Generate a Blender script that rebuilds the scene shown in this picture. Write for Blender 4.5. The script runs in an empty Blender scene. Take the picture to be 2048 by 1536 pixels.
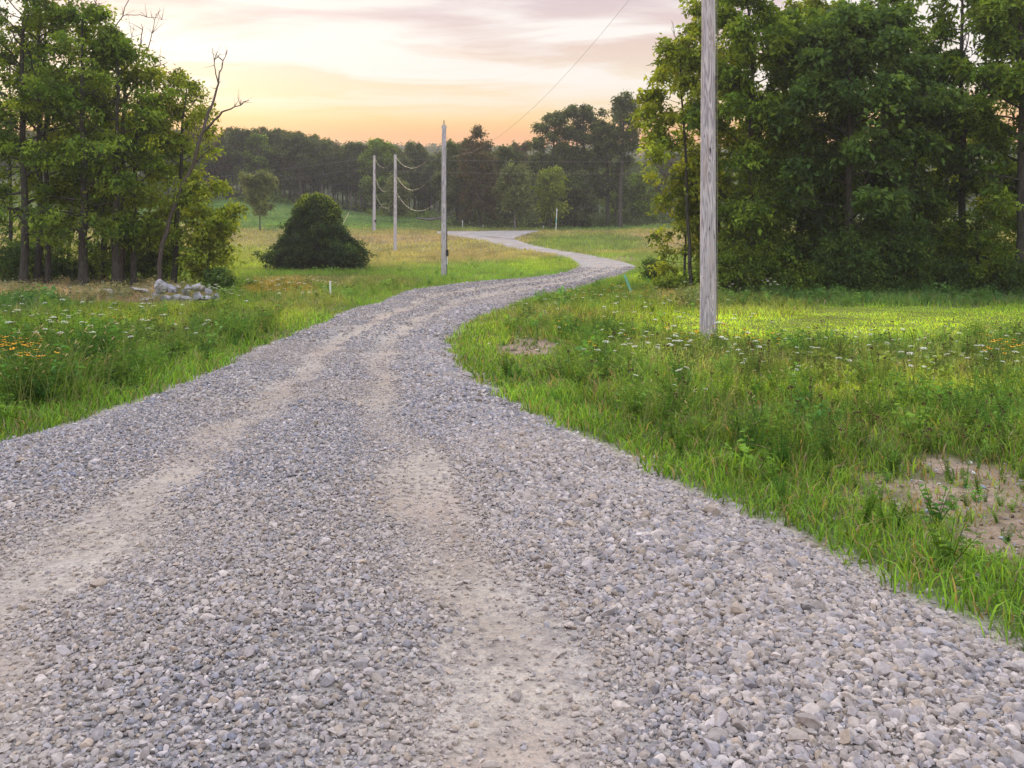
import bpy, math, random
import numpy as np

# ------------------------------------------------------------------ camera, sky, sun, exposure
C = bpy.context.scene
EYE = 1.6
F = 1773.0                       # focal length in pixels of the 2048 wide photograph
HZ = 430.0                       # horizon row
cam_d = bpy.data.cameras.new('camera'); cam = bpy.data.objects.new('camera', cam_d)
C.collection.objects.link(cam); C.camera = cam
cam.location = (0, 0, EYE); cam.rotation_euler = (math.radians(90), 0, 0)
cam_d.sensor_width = 36; cam_d.lens = F/2048*36; cam_d.shift_y = -(768-HZ)/2048
cam_d.clip_start = 0.05; cam_d.clip_end = 8000

SUN_EL, SUN_AZ = 9.0, -24.0      # degrees; azimuth measured from the view direction, negative to the left
w = bpy.data.worlds.new('World'); C.world = w; w.use_nodes = True
nt = w.node_tree; nt.nodes.clear()
def N(nt, t, **k):
    n = nt.nodes.new(t)
    for a, b in k.items(): setattr(n, a, b)
    return n
def MATH(nt, op, a, b=None, c=None, clamp=False):
    n = nt.nodes.new('ShaderNodeMath'); n.operation = op; n.use_clamp = clamp
    for i, v in enumerate((a, b, c)):
        if v is None: continue
        if isinstance(v, (int, float)): n.inputs[i].default_value = v
        else: nt.links.new(v, n.inputs[i])
    return n.outputs[0]
def RAMP(nt, fac, stops, interp='LINEAR'):
    n = nt.nodes.new('ShaderNodeValToRGB'); cr = n.color_ramp; cr.interpolation = interp
    while len(cr.elements) < len(stops): cr.elements.new(0.5)
    for e, (p, c) in zip(cr.elements, stops):
        e.position = p; e.color = (c[0], c[1], c[2], 1) if len(c) == 3 else c
    nt.links.new(fac, n.inputs[0]); return n.outputs[0]
def MIX(nt, fac, a, b, mode='MIX'):
    n = nt.nodes.new('ShaderNodeMix'); n.data_type = 'RGBA'; n.blend_type = mode
    for s, v in ((n.inputs[0], fac), (n.inputs[6], a), (n.inputs[7], b)):
        if isinstance(v, (int, float)): s.default_value = v
        elif isinstance(v, tuple): s.default_value = (v[0], v[1], v[2], 1)
        else: nt.links.new(v, s)
    return n.outputs[2]
def srgb(r, g, b):
    return tuple(((c/255)/12.92 if c/255 <= .04045 else ((c/255+.055)/1.055)**2.4) for c in (r, g, b))
def build_sky():
    tc = N(nt, 'ShaderNodeTexCoord'); sep = N(nt, 'ShaderNodeSeparateXYZ'); nt.links.new(tc.outputs['Generated'], sep.inputs[0])
    x, y, z = sep.outputs
    zc = MATH(nt, 'MAXIMUM', z, 0.0)
    # clouds lie on a high sheet: the direction is divided by its height
    den = MATH(nt, 'ADD', zc, 0.035)
    u = MATH(nt, 'DIVIDE', x, den); v = MATH(nt, 'DIVIDE', y, den)
    cmb = N(nt, 'ShaderNodeCombineXYZ'); nt.links.new(u, cmb.inputs[0]); nt.links.new(v, cmb.inputs[1])
    mp = N(nt, 'ShaderNodeMapping'); mp.inputs['Rotation'].default_value = (0, 0, math.radians(9)); mp.inputs['Scale'].default_value = (.95, 1.7, 1)
    mp.inputs['Location'].default_value = (2.3, 1.1, 0)
    nt.links.new(cmb.outputs[0], mp.inputs[0])
    n1 = N(nt, 'ShaderNodeTexNoise'); n1.inputs['Scale'].default_value = .85; n1.inputs['Detail'].default_value = 6; n1.inputs['Roughness'].default_value = .6; n1.inputs['Distortion'].default_value = .7
    nt.links.new(mp.outputs[0], n1.inputs['Vector'])
    n2 = N(nt, 'ShaderNodeTexNoise'); n2.inputs['Scale'].default_value = .55; n2.inputs['Detail'].default_value = 4; n2.inputs['Distortion'].default_value = .5
    nt.links.new(mp.outputs[0], n2.inputs['Vector'])
    el = zc
    base = RAMP(nt, MATH(nt, 'MULTIPLY', el, 1/.5, clamp=True), [
        (0.0, srgb(236, 150, 92)), (.088*2, srgb(250, 172, 98)), (.108*2, srgb(252, 206, 120)), (.130*2, srgb(250, 224, 178)),
        (.155*2, srgb(247, 227, 200)), (.185*2, srgb(238, 212, 196)), (.215*2, srgb(230, 207, 205)), (.25*2, srgb(216, 200, 208)), (.95, srgb(205, 207, 220))])
    cl = RAMP(nt, MATH(nt, 'ADD', MATH(nt, 'MULTIPLY', n1.outputs[0], .6), MATH(nt, 'MULTIPLY', n2.outputs[0], .4)), [(.42, (0, 0, 0)), (.53, (1, 1, 1))])
    cm = MATH(nt, 'MULTIPLY', cl, RAMP(nt, el, [(.10, (.0,)*3), (.15, (.85,)*3), (.2, (1,)*3), (.5, (.5,)*3)]))
    c1 = MIX(nt, cm, base, (1.03, .97, .91))
    pk = RAMP(nt, n2.outputs[0], [(.36, (1, 1, 1)), (.52, (0, 0, 0))])
    pm = MATH(nt, 'MULTIPLY', pk, RAMP(nt, el, [(.15, (.0,)*3), (.2, (.28,)*3), (.5, (.4,)*3)]))
    c2 = MIX(nt, pm, c1, srgb(214, 184, 192))
    # warm glow round the sun's bearing
    a = math.radians(SUN_AZ); e = math.radians(SUN_EL)
    sv = N(nt, 'ShaderNodeCombineXYZ'); sv.inputs[0].default_value = math.sin(a)*math.cos(e); sv.inputs[1].default_value = math.cos(a)*math.cos(e); sv.inputs[2].default_value = math.sin(e)
    dt = N(nt, 'ShaderNodeVectorMath', operation='DOT_PRODUCT'); nt.links.new(tc.outputs['Generated'], dt.inputs[0]); nt.links.new(sv.outputs[0], dt.inputs[1])
    gl = MATH(nt, 'POWER', MATH(nt, 'MAXIMUM', dt.outputs['Value'], 0), 60)
    c3 = MIX(nt, MATH(nt, 'MULTIPLY', gl, .12), c2, (1.5, 1.0, .55), 'ADD')
    # the dome overhead and behind the viewer is brighter than the dusk horizon
    up = RAMP(nt, el, [(.25, (1, 1, 1)), (.5, (2.35, 2.55, 2.72)), (1, (2.6, 2.8, 3.05))])
    c4 = MIX(nt, 1.0, c3, up, 'MULTIPLY')
    sky = N(nt, 'ShaderNodeTexSky', sky_type='NISHITA', sun_disc=False, sun_elevation=math.radians(SUN_EL), sun_rotation=math.radians(SUN_AZ))
    b1 = N(nt, 'ShaderNodeBackground'); nt.links.new(c4, b1.inputs[0]); b1.inputs[1].default_value = SKY
    b2 = N(nt, 'ShaderNodeBackground'); nt.links.new(sky.outputs[0], b2.inputs[0]); b2.inputs[1].default_value = .005
    ad = N(nt, 'ShaderNodeAddShader'); nt.links.new(b1.outputs[0], ad.inputs[0]); nt.links.new(b2.outputs[0], ad.inputs[1])
    out = N(nt, 'ShaderNodeOutputWorld'); nt.links.new(ad.outputs[0], out.inputs[0])
SKY = .55
build_sky()
sd = bpy.data.lights.new('sun', 'SUN'); sun = bpy.data.objects.new('sun', sd); C.collection.objects.link(sun)
sd.energy = 1.35; sd.angle = math.radians(12); sd.color = (1.0, .78, .5)
from mathutils import Vector, Matrix
_a, _e = math.radians(SUN_AZ), math.radians(SUN_EL+6)
sun.rotation_euler = Vector((math.sin(_a)*math.cos(_e), math.cos(_a)*math.cos(_e), math.sin(_e))).to_track_quat('Z', 'Y').to_euler()
C.view_settings.view_transform = 'Standard'; C.view_settings.look = 'None'; C.view_settings.exposure = 0.8; C.view_settings.gamma = 1
C.render.engine = 'CYCLES'; C.cycles.use_denoising = True
C.cycles.max_bounces = 8; C.cycles.transparent_max_bounces = 8; C.cycles.diffuse_bounces = 3; C.cycles.transmission_bounces = 4; C.cycles.volume_bounces = 0

# ------------------------------------------------------------------ helpers
R = np.random.RandomState(7)
random.seed(7)
def tag(o, label=None, cat=None, group=None, kind=None):
    if label: o['label'] = label
    if cat: o['category'] = cat
    if group: o['group'] = group
    if kind: o['kind'] = kind
    return o
def empty(name, loc, rz=0.0):
    o = bpy.data.objects.new(name, None); C.collection.objects.link(o); o.location = loc; o.rotation_euler[2] = rz; o.empty_display_size = .2
    return o
def mesh_tris(name, V, T, mats, col=None, smooth=False, uv=None):
    me = bpy.data.meshes.new(name); V = np.asarray(V, np.float32); T = np.asarray(T, np.int32)
    k = T.shape[1]
    me.vertices.add(len(V)); me.vertices.foreach_set('co', V.ravel())
    me.loops.add(T.size); me.loops.foreach_set('vertex_index', T.ravel())
    me.polygons.add(len(T)); me.polygons.foreach_set('loop_start', np.arange(0, T.size, k, dtype=np.int32))
    if not smooth: me.polygons.foreach_set('use_smooth', np.zeros(len(T), bool))
    else: me.polygons.foreach_set('use_smooth', np.ones(len(T), bool))
    if col is not None:
        a = me.attributes.new('Col', 'FLOAT_COLOR', 'POINT'); c = np.ones((len(V), 4), np.float32); c[:, :3] = col; a.data.foreach_set('color', c.ravel())
    if uv is not None:
        l = me.uv_layers.new(name='UVMap'); l.data.foreach_set('uv', np.asarray(uv, np.float32)[T.ravel()].ravel())
    me.materials.append(mats); me.update(); me.validate(); return me
def link(name, me, parent=None, loc=(0, 0, 0)):
    o = bpy.data.objects.new(name, me); C.collection.objects.link(o); o.parent = parent; o.location = loc; return o
class MB:
    def __init__(s): s.V = []; s.T = []; s.c = []; s.n = 0
    def add(s, V, T, col=(1, 1, 1)):
        V = np.asarray(V, float); T = np.asarray(T, int)
        if T.shape[1] == 4: T = np.vstack([T[:, [0, 1, 2]], T[:, [0, 2, 3]]])
        s.V.append(V); s.T.append(T+s.n); s.c.append(np.broadcast_to(np.asarray(col, float), (len(V), 3))); s.n += len(V)
    def tube(s, P, r, k=6, col=(1, 1, 1), cap=True):
        P = np.asarray(P, float); n = len(P); r = np.broadcast_to(np.asarray(r, float), (n,))
        t = np.gradient(P, axis=0); t /= np.linalg.norm(t, axis=1)[:, None]+1e-9
        ref = np.array([0.13, .21, 1.0]) if abs(t[0, 2]) < .9 else np.array([1.0, .1, .0])
        a = np.cross(t, ref); a /= np.linalg.norm(a, axis=1)[:, None]+1e-9; b = np.cross(t, a)
        th = np.arange(k)*2*math.pi/k
        V = P[:, None, :] + r[:, None, None]*(np.cos(th)[None, :, None]*a[:, None, :]+np.sin(th)[None, :, None]*b[:, None, :])
        V = V.reshape(-1, 3); i = np.arange(n-1)[:, None]*k; j = np.arange(k)[None, :]; j2 = (j+1) % k
        Q = np.stack([i+j, i+j2, i+k+j2, i+k+j], -1).reshape(-1, 4)
        s.add(V, Q, col)
        if cap:
            m = np.vstack([V[-k:], P[-1:]]); s.add(m, [[q, (q+1) % k, k] for q in range(k)], col)
    def box(s, c, d, col=(1, 1, 1), M=None):
        v = np.array([[x, y, z] for x in (-.5, .5) for y in (-.5, .5) for z in (-.5, .5)])*np.asarray(d)
        if M is not None: v = v@np.asarray(M).T
        s.add(v+np.asarray(c), [[0, 1, 3, 2], [4, 6, 7, 5], [0, 4, 5, 1], [2, 3, 7, 6], [0, 2, 6, 4], [1, 5, 7, 3]], col)
    def arrays(s): return np.vstack(s.V), np.vstack(s.T), np.vstack(s.c)
    def build(s, name, mat, parent=None, smooth=False, col=True):
        V, T, c = s.arrays(); return link(name, mesh_tris(name, V, T, mat, c if col else None, smooth), parent)
def vnoise(x, y, seed=0):
    x = np.asarray(x, float); y = np.asarray(y, float); xi = np.floor(x).astype(np.int64); yi = np.floor(y).astype(np.int64); fx = x-xi; fy = y-yi
    fx = fx*fx*(3-2*fx); fy = fy*fy*(3-2*fy)
    def h(a, b):
        n = (a*374761393+b*668265263+seed*974711) & 0x7fffffff; n = ((n ^ (n >> 13))*1274126177) & 0x7fffffff
        return ((n ^ (n >> 16)) & 0xffff)/65535.0
    return (h(xi, yi)*(1-fx)+h(xi+1, yi)*fx)*(1-fy)+(h(xi, yi+1)*(1-fx)+h(xi+1, yi+1)*fx)*fy
def fbm(x, y, seed=0, o=3):
    return sum(vnoise(x*2**i, y*2**i, seed+i*7)*.5**i for i in range(o))/sum(.5**i for i in range(o))
def sstep(a, b, x):
    t = np.clip((np.asarray(x, float)-a)/(b-a), 0, 1); return t*t*(3-2*t)

# ------------------------------------------------------------------ terrain
DK = np.array([-40, 0, 2.5, 5, 10, 17.7, 30, 40, 51, 65, 81, 95, 110, 118, 130, 150, 170, 220, 300, 400, 520, 700, 3200.])
HK = np.array([.3, 0, -.03, -.15, -.45, -.9, -1.4, -1.75, -2.0, -2.05, -1.73, -1.2, -.63, -.4, 0, .9, 1.4, 3, 8, 20, 34, 40, 30])
_sl = np.gradient(HK, DK)
_d = np.diff(HK)/np.diff(DK); _sl[1:-1] = (_d[1:]+_d[:-1])/2
TD = np.concatenate([np.arange(-40, 200, .25), np.arange(200, 3200, 4)])
_i = np.clip(np.searchsorted(DK, TD, 'right')-1, 0, len(DK)-2); _h = DK[_i+1]-DK[_i]; _t = (TD-DK[_i])/_h
TH = (2*_t**3-3*_t**2+1)*HK[_i]+(_t**3-2*_t**2+_t)*_h*_sl[_i]+(-2*_t**3+3*_t**2)*HK[_i+1]+(_t**3-_t**2)*_h*_sl[_i+1]
def H0(x, y):
    x = np.asarray(x, float); y = np.asarray(y, float)
    z = np.interp(y, TD, TH)
    px = 1024+F*x/np.maximum(y, 30)
    g = np.interp(y, [85, 110, 130, 150, 170, 220, 300, 600], [0, 1.0, 1.9, 3.2, 4.4, 7.5, 8, 0])
    z = z+g*sstep(0, 1, (880-px)/420)
    z = z+1.1*sstep(200, 340, px-1000)*np.interp(y, [60, 85, 105, 125, 160], [0, .5, .35, .3, 0])
    z = z+3.0*(fbm(x/60, y/60, 5)-.5)*sstep(170, 300, y)*1.6
    return z
def Gpx(px, py):
    """The point of the ground seen at a pixel of the photograph."""
    D = np.concatenate([np.arange(1.2, 60, .05), np.arange(60, 700, .25)])
    z = EYE-(py-HZ)/F*D
    k = np.nonzero(z <= H0((px-1024)/F*D, D))[0]
    d = D[k[0]] if len(k) else 650.
    x = (px-1024)/F*d
    return np.array([x, d, float(H0(x, d))])

# road edges traced along both sides, in matching sections (pixels -> ground points)
LE = [[(0, 888), (70, 868), (180, 835)], [(180, 835), (300, 800), (400, 757)], [(400, 757), (490, 712), (560, 680)], [(560, 680), (640, 650)],
      [(640, 650), (700, 622), (770, 604), (790, 592), (820, 581)],
      [(820, 581), (880, 573), (960, 563), (1060, 556), (1130, 546), (1158, 535)],
      [(1158, 535), (1155, 522), (1130, 514), (1100, 508), (1030, 497)],
      [(1030, 497), (960, 480), (900, 471)],
      [(900, 471), (888, 468.5), (874, 467)]]
RE = [[(2048, 1332), (1850, 1215), (1700, 1150), (1600, 1095), (1500, 1045), (1400, 1000), (1300, 950), (1200, 895), (1100, 850), (1010, 801)], [(1010, 801), (1000, 795), (930, 750)], [(930, 750), (900, 720), (896, 706)], [(896, 706), (893, 685)],
      [(893, 685), (905, 665), (945, 640), (1000, 615)],
      [(1000, 615), (1080, 592), (1150, 577), (1200, 562), (1240, 548), (1275, 534)],
      [(1275, 534), (1250, 525), (1180, 510), (1110, 500)],
      [(1110, 500), (1060, 490), (1030, 480)],
      [(1030, 480), (1010, 471), (960, 462.5), (874, 462.5)]]
def resamp(P, n):
    P = np.array(P); s = np.r_[0, np.cumsum(np.linalg.norm(np.diff(P, axis=0), axis=1))]; t = np.linspace(0, s[-1], n)
    return np.stack([np.interp(t, s, P[:, i]) for i in range(P.shape[1])], 1)
Lw, Rw = [], []
for k, (a, b) in enumerate(zip(LE, RE)):
    A = [Gpx(*p)[:2] for p in a]; B = [Gpx(*p)[:2] for p in b]
    if k == 0: A = [(-4.3, -6.), (-4.25, 1.)]+A; B = [(4.4, -6.), (2.75, 0.)]+B
    n = (44, 14, 16, 10, 24, 40, 24, 24, 24)[k]
    Lw.append(resamp(A, n)[(k > 0):]); Rw.append(resamp(B, n)[(k > 0):])
Lw = np.vstack(Lw); Rw = np.vstack(Rw)
def smooth_line(P, it=3):
    for _ in range(it): P[1:-1] = .25*P[:-2]+.5*P[1:-1]+.25*P[2:]
    return P
Lw = smooth_line(Lw); Rw = smooth_line(Rw)
# small wander of the gravel edge
wl = (vnoise(np.arange(len(Lw))*.7, 0*np.arange(len(Lw)), 3)-.5)*.22
Lw[:, 0] += wl; Rw[:, 0] += (vnoise(np.arange(len(Rw))*.9, 0*np.arange(len(Rw)), 9)-.5)*.18
# distance-to-road map
GX0, GX1, GY0, GY1, GS = -40, 50, -6, 135, .2
gx = np.arange(GX0, GX1, GS); gy = np.arange(GY0, GY1, GS); XX, YY = np.meshgrid(gx, gy)
poly = np.vstack([Lw, Rw[::-1]])
ins = np.zeros(XX.shape, bool)
for i in range(len(poly)):
    x1, y1 = poly[i]; x2, y2 = poly[i-1]
    if y1 == y2: continue
    c = ((y1 > YY) != (y2 > YY)) & (XX < (x2-x1)*(YY-y1)/(y2-y1)+x1); ins ^= c
JN = [(1086, 461.8), (1062, 467), (1044, 471.5), (1026, 479), (1000, 476), (960, 473), (940, 466), (960, 463), (1000, 462.3)]
jw = np.array([Gpx(*p)[:2] for p in JN])
jin = np.zeros(XX.shape, bool)
for i in range(len(jw)):
    x1, y1 = jw[i]; x2, y2 = jw[i-1]
    if y1 != y2: jin ^= ((y1 > YY) != (y2 > YY)) & (XX < (x2-x1)*(YY-y1)/(y2-y1)+x1)
ins |= jin
es = np.vstack([resamp(Lw, 420), resamp(Rw, 420)])
dist = np.full(XX.shape, 1e9)
for p in es: np.minimum(dist, (XX-p[0])**2+(YY-p[1])**2, out=dist)
dist = np.sqrt(dist); RD = np.where(ins, -dist, dist)
def road_d(x, y):
    x = np.asarray(x, float); y = np.asarray(y, float)
    fx = np.clip((x-GX0)/GS, 0, len(gx)-1.001); fy = np.clip((y-GY0)/GS, 0, len(gy)-1.001); i = fx.astype(int); j = fy.astype(int); a = fx-i; b = fy-j
    d = (RD[j, i]*(1-a)+RD[j, i+1]*a)*(1-b)+(RD[j+1, i]*(1-a)+RD[j+1, i+1]*a)*b
    return np.where((x < GX0) | (x > GX1) | (y < GY0) | (y > GY1), 20., d)
def H(x, y):
    d = road_d(x, y)
    b = sstep(.15, 2.0, d)
    z = H0(x, y)+b*((fbm(np.asarray(x)*.9, np.asarray(y)*.9, 21)-.5)*.16)*np.clip(1-np.asarray(y)/90, 0, 1)
    return z-.03*sstep(.1, -.3, d)

# ------------------------------------------------------------------ colour and growth zones of the ground cover
def pix(x, y, z):
    return 1024+F*x/np.maximum(y, .5), HZ-F*(z-EYE)/np.maximum(y, .5)
GREEN = np.array([.125, .215, .036]); LIME = np.array([.28, .41, .04]); DEEP = np.array([.04, .085, .022]); TAN = np.array([.36, .29, .17]); GOLD = np.array([.31, .285, .115]); OLIVE = np.array([.20, .235, .065])
PINK = np.array([.40, .29, .22]); YEL = np.array([.25, .33, .04]); BLUEG = np.array([.095, .18, .055])
#  cx, cy, rx, ry, colour, height, strength
ZONES = [
 (1700, 648, 440, 42, LIME*1.2, .06, 1.0), (1950, 650, 260, 30, LIME*1.15, .08, 1.0), (1500, 648, 190, 24, LIME*1.1, .07, 1.0),           # mown field
 (1750, 598, 420, 15, BLUEG*1.3, .55, .9),                                     # taller strip before the thicket
 (1700, 750, 420, 36, OLIVE*1.1, .22, .8),                                     # flowering verge
 (1850, 790, 330, 32, YEL*1.15, .18, .9), (1620, 800, 200, 26, LIME*.95, .2, .7), (1500, 620, 120, 20, OLIVE, .4, .6), (1360, 605, 60, 16, TAN, .5, .7),
 (1250, 630, 120, 26, LIME*.9, .3, .7), (1120, 640, 100, 22, OLIVE, .4, .5), (1050, 610, 90, 22, GREEN, .45, .8),
 (1560, 880, 230, 70, GREEN*.95, .36, .9), (1900, 880, 200, 40, GREEN*1.1, .25, .8),
 (1150, 740, 130, 50, GREEN*.85, .42, .9), (960, 690, 60, 50, LIME*.8, .15, .6), (1350, 720, 130, 40, OLIVE*1.2, .35, .7),
 (1350, 560, 110, 14, LIME*.95, .3, .8), (1260, 520, 160, 14, GREEN*1.3, .35, .8), (1290, 482, 130, 13, TAN*1.0, .35, .95), (1180, 487, 120, 18, GREEN*1.1, .5, .8), (1200, 455, 180, 6, GREEN*1.2, .4, .7),
 (150, 592, 250, 14, PINK*.95, .5, 1.0), (60, 632, 80, 22, BLUEG*1.1, .7, .95), (390, 640, 260, 40, YEL*.9, .3, .8), (120, 680, 180, 40, LIME*.75, .35, .7),
 (330, 700, 130, 30, OLIVE*.9, .45, .6), (470, 660, 90, 40, GREEN*.8, .5, .7), (100, 770, 170, 50, GREEN*.7, .6, .9), (620, 610, 90, 22, OLIVE, .35, .8), (560, 580, 70, 14, np.array([.40, .24, .05]), .35, .55),
 (700, 500, 260, 34, GOLD, .4, .85), (640, 450, 200, 10, GREEN*1.3, .35, .8), (800, 478, 110, 10, TAN*.9, .4, .9), (930, 520, 90, 22, TAN*.8, .35, .5),
 (660, 566, 160, 10, TAN*.8, .45, .6), (980, 545, 160, 22, GREEN*1.25, .3, .9), (760, 566, 50, 12, OLIVE, .4, .8), (1080, 530, 80, 14, LIME*.85, .25, .7), (500, 425, 230, 30, BLUEG*1.3, .4, .9), (800, 440, 120, 8, BLUEG*1.2, .35, .8),
 (350, 604, 110, 10, OLIVE, .1, 1.0), (1830, 1110, 330, 95, GREEN*1.2, .13, 1.0), (1850, 1010, 300, 90, GREEN*1.1, .16, .9), (1050, 722, 110, 34, GREEN*1.2, .1, .9), (130, 590, 270, 17, PINK*1.05, .5, 1.0), (80, 545, 120, 22, YEL, .3, .9), (470, 520, 110, 30, YEL*.9, .35, .7)]
BARE = [(1910, 995, 210, 62, .93), (2010, 1060, 120, 50, .93), (1060, 695, 62, 17, .95), (1225, 775, 32, 16, .8), (1500, 830, 50, 14, .35), (1720, 880, 70, 14, .35), (1230, 545, 18, 10, .6), (1230, 520, 40, 6, .7), (1440, 860, 60, 18, .35)]
def zone(x, y):
    z = H0(x, y); px, py = pix(x, y, z); n = fbm(x*.6, y*.6, 11); n2 = fbm(x*.17, y*.17, 31); n3 = fbm(x*2.2, y*2.2, 51)
    col = GREEN[None]*(1+.0*n[:, None])+np.zeros((len(x), 3)); hh = np.full(len(x), .35)
    far = sstep(55, 75, y)[:, None]
    col = col*(1-far)+(GOLD*.95)[None]*far
    for cx, cy, rx, ry, c, h, s in ZONES:
        e = ((px-cx)/rx)**2+((py-cy)/ry)**2
        m = s*sstep(1.5, .55, e+(n-.5)*1.2+(n3-.5)*.5); col = col*(1-m[:, None])+c*m[:, None]; hh = hh*(1-m)+h*m
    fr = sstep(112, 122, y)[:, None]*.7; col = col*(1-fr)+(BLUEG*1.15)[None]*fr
    d = road_d(x, y); e = sstep(1.1, .35, d+(n-.5)*.8+(n3-.5)*1.3)*(y < 60); e2 = (e*.85)[:, None]
    col = col*(1-e2)+np.array([.12, .235, .032])[None]*e2; hh = hh*(1-e)+.17*e
    col = col*(.5+1.0*n)[:, None]*(.75+.5*n3)[:, None]; bl = sstep(.5, .75, n2)[:, None]*.35; col = col*(1-bl)+OLIVE*bl
    hh = hh*(.4+.95*n)
    bare = np.zeros(len(x))
    for cx, cy, rx, ry, s in BARE:
        e = ((px-cx)/rx)**2+((py-cy)/ry)**2; bare = np.maximum(bare, s*sstep(1.5, .4, e+(n3-.5)*2.6+(n-.5)*1.2))
    return col, hh, bare, px, py

# ------------------------------------------------------------------ materials
def newmat(name):
    m = bpy.data.materials.new(name); m.use_nodes = True; t = m.node_tree; t.nodes.clear(); return m, t
def principled(t, col, rough=.8, spec=.3, normal=None, metal=0.0):
    b = N(t, 'ShaderNodeBsdfPrincipled'); b.inputs['Roughness'].default_value = rough; b.inputs['Specular IOR Level'].default_value = spec; b.inputs['Metallic'].default_value = metal
    if isinstance(col, tuple): b.inputs['Base Color'].default_value = (*col, 1)
    else: t.links.new(col, b.inputs['Base Color'])
    if normal is not None: t.links.new(normal, b.inputs['Normal'])
    return b
def bump(t, h, st=.3, dist=.02):
    b = N(t, 'ShaderNodeBump'); b.inputs['Strength'].default_value = st; b.inputs['Distance'].default_value = dist; t.links.new(h, b.inputs['Height']); return b.outputs[0]
def outp(t, s): o = N(t, 'ShaderNodeOutputMaterial'); t.links.new(s, o.inputs[0])
def noise(t, vec, sc, det=4, rough=.55, dist=0):
    n = N(t, 'ShaderNodeTexNoise'); n.inputs['Scale'].default_value = sc; n.inputs['Detail'].default_value = det; n.inputs['Roughness'].default_value = rough; n.inputs['Distortion'].default_value = dist
    if vec is not None: t.links.new(vec, n.inputs['Vector'])
    return n.outputs[0]
def leaf_mat(name, trans=.35, rough=.5, spec=.3):
    m, t = newmat(name); a = N(t, 'ShaderNodeAttribute', attribute_name='Col')
    p = principled(t, a.outputs['Color'], rough, spec); tr = N(t, 'ShaderNodeBsdfTranslucent')
    warm = MIX(t, 1.0, a.outputs['Color'], (1.65, 1.5, .7), 'MULTIPLY'); t.links.new(warm, tr.inputs[0])
    mx = N(t, 'ShaderNodeMixShader'); mx.inputs[0].default_value = trans; t.links.new(p.outputs[0], mx.inputs[1]); t.links.new(tr.outputs[0], mx.inputs[2]); outp(t, mx.outputs[0]); return m
M_leaf = leaf_mat('leaf', .42, .6, .1); M_grass = leaf_mat('grass', .4, .6, .08); M_petal = leaf_mat('petal', .2, .7, .1)
def attr_mat(name, rough=.9, spec=.2, bsc=None, bst=.4, bdist=.004, mott=.25, msc=60, coord='Object'):
    m, t = newmat(name); a = N(t, 'ShaderNodeAttribute', attribute_name='Col'); tc = N(t, 'ShaderNodeTexCoord')
    n = noise(t, tc.outputs[coord], msc, 4)
    c = MIX(t, 1.0, a.outputs['Color'], RAMP(t, n, [(.3, (1-mott,)*3), (.7, (1+mott,)*3)]), 'MULTIPLY')
    p = principled(t, c, rough, spec, bump(t, noise(t, tc.outputs[coord], bsc or msc*2, 3), bst, bdist)); outp(t, p.outputs[0]); return m
M_stone = attr_mat('crushed_limestone', .85, .25, 160, .35, .002, .18, 70)
M_rock = attr_mat('rock', .9, .2, 14, .7, .04, .5, 6)
def bark_mat(name, c1, c2):
    m, t = newmat(name); tc = N(t, 'ShaderNodeTexCoord'); mp = N(t, 'ShaderNodeMapping'); mp.inputs['Scale'].default_value = (9, 9, 1.6); t.links.new(tc.outputs['Object'], mp.inputs[0])
    n = noise(t, mp.outputs[0], 2.2, 6, .65, .4); c = RAMP(t, n, [(.3, c1), (.7, c2)])
    outp(t, principled(t, c, .95, .1, bump(t, n, .8, .05)).outputs[0]); return m
M_bark = bark_mat('bark', (.028, .026, .022), (.11, .105, .09)); M_dead = bark_mat('dead_wood', (.05, .042, .036), (.17, .145, .125)); M_pale = bark_mat('pale_bark', (.10, .09, .085), (.30, .28, .26))
def ground_mat():
    m, t = newmat('turf_soil'); a = N(t, 'ShaderNodeAttribute', attribute_name='Col'); tc = N(t, 'ShaderNodeTexCoord')
    n1 = noise(t, tc.outputs['Object'], 14, 6, .65); n2 = noise(t, tc.outputs['Object'], 70, 4, .6)
    c = MIX(t, 1.0, a.outputs['Color'], RAMP(t, n1, [(.3, (.6, .6, .6)), (.7, (1.35, 1.35, 1.3))]), 'MULTIPLY')
    c = MIX(t, 1.0, c, RAMP(t, n2, [(.35, (.75, .75, .75)), (.65, (1.2, 1.2, 1.2))]), 'MULTIPLY')
    outp(t, principled(t, c, .95, .1, bump(t, n2, .6, .02)).outputs[0]); return m
M_ground = ground_mat()
TR1, TR2, TRW = .365, .672, .055
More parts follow.
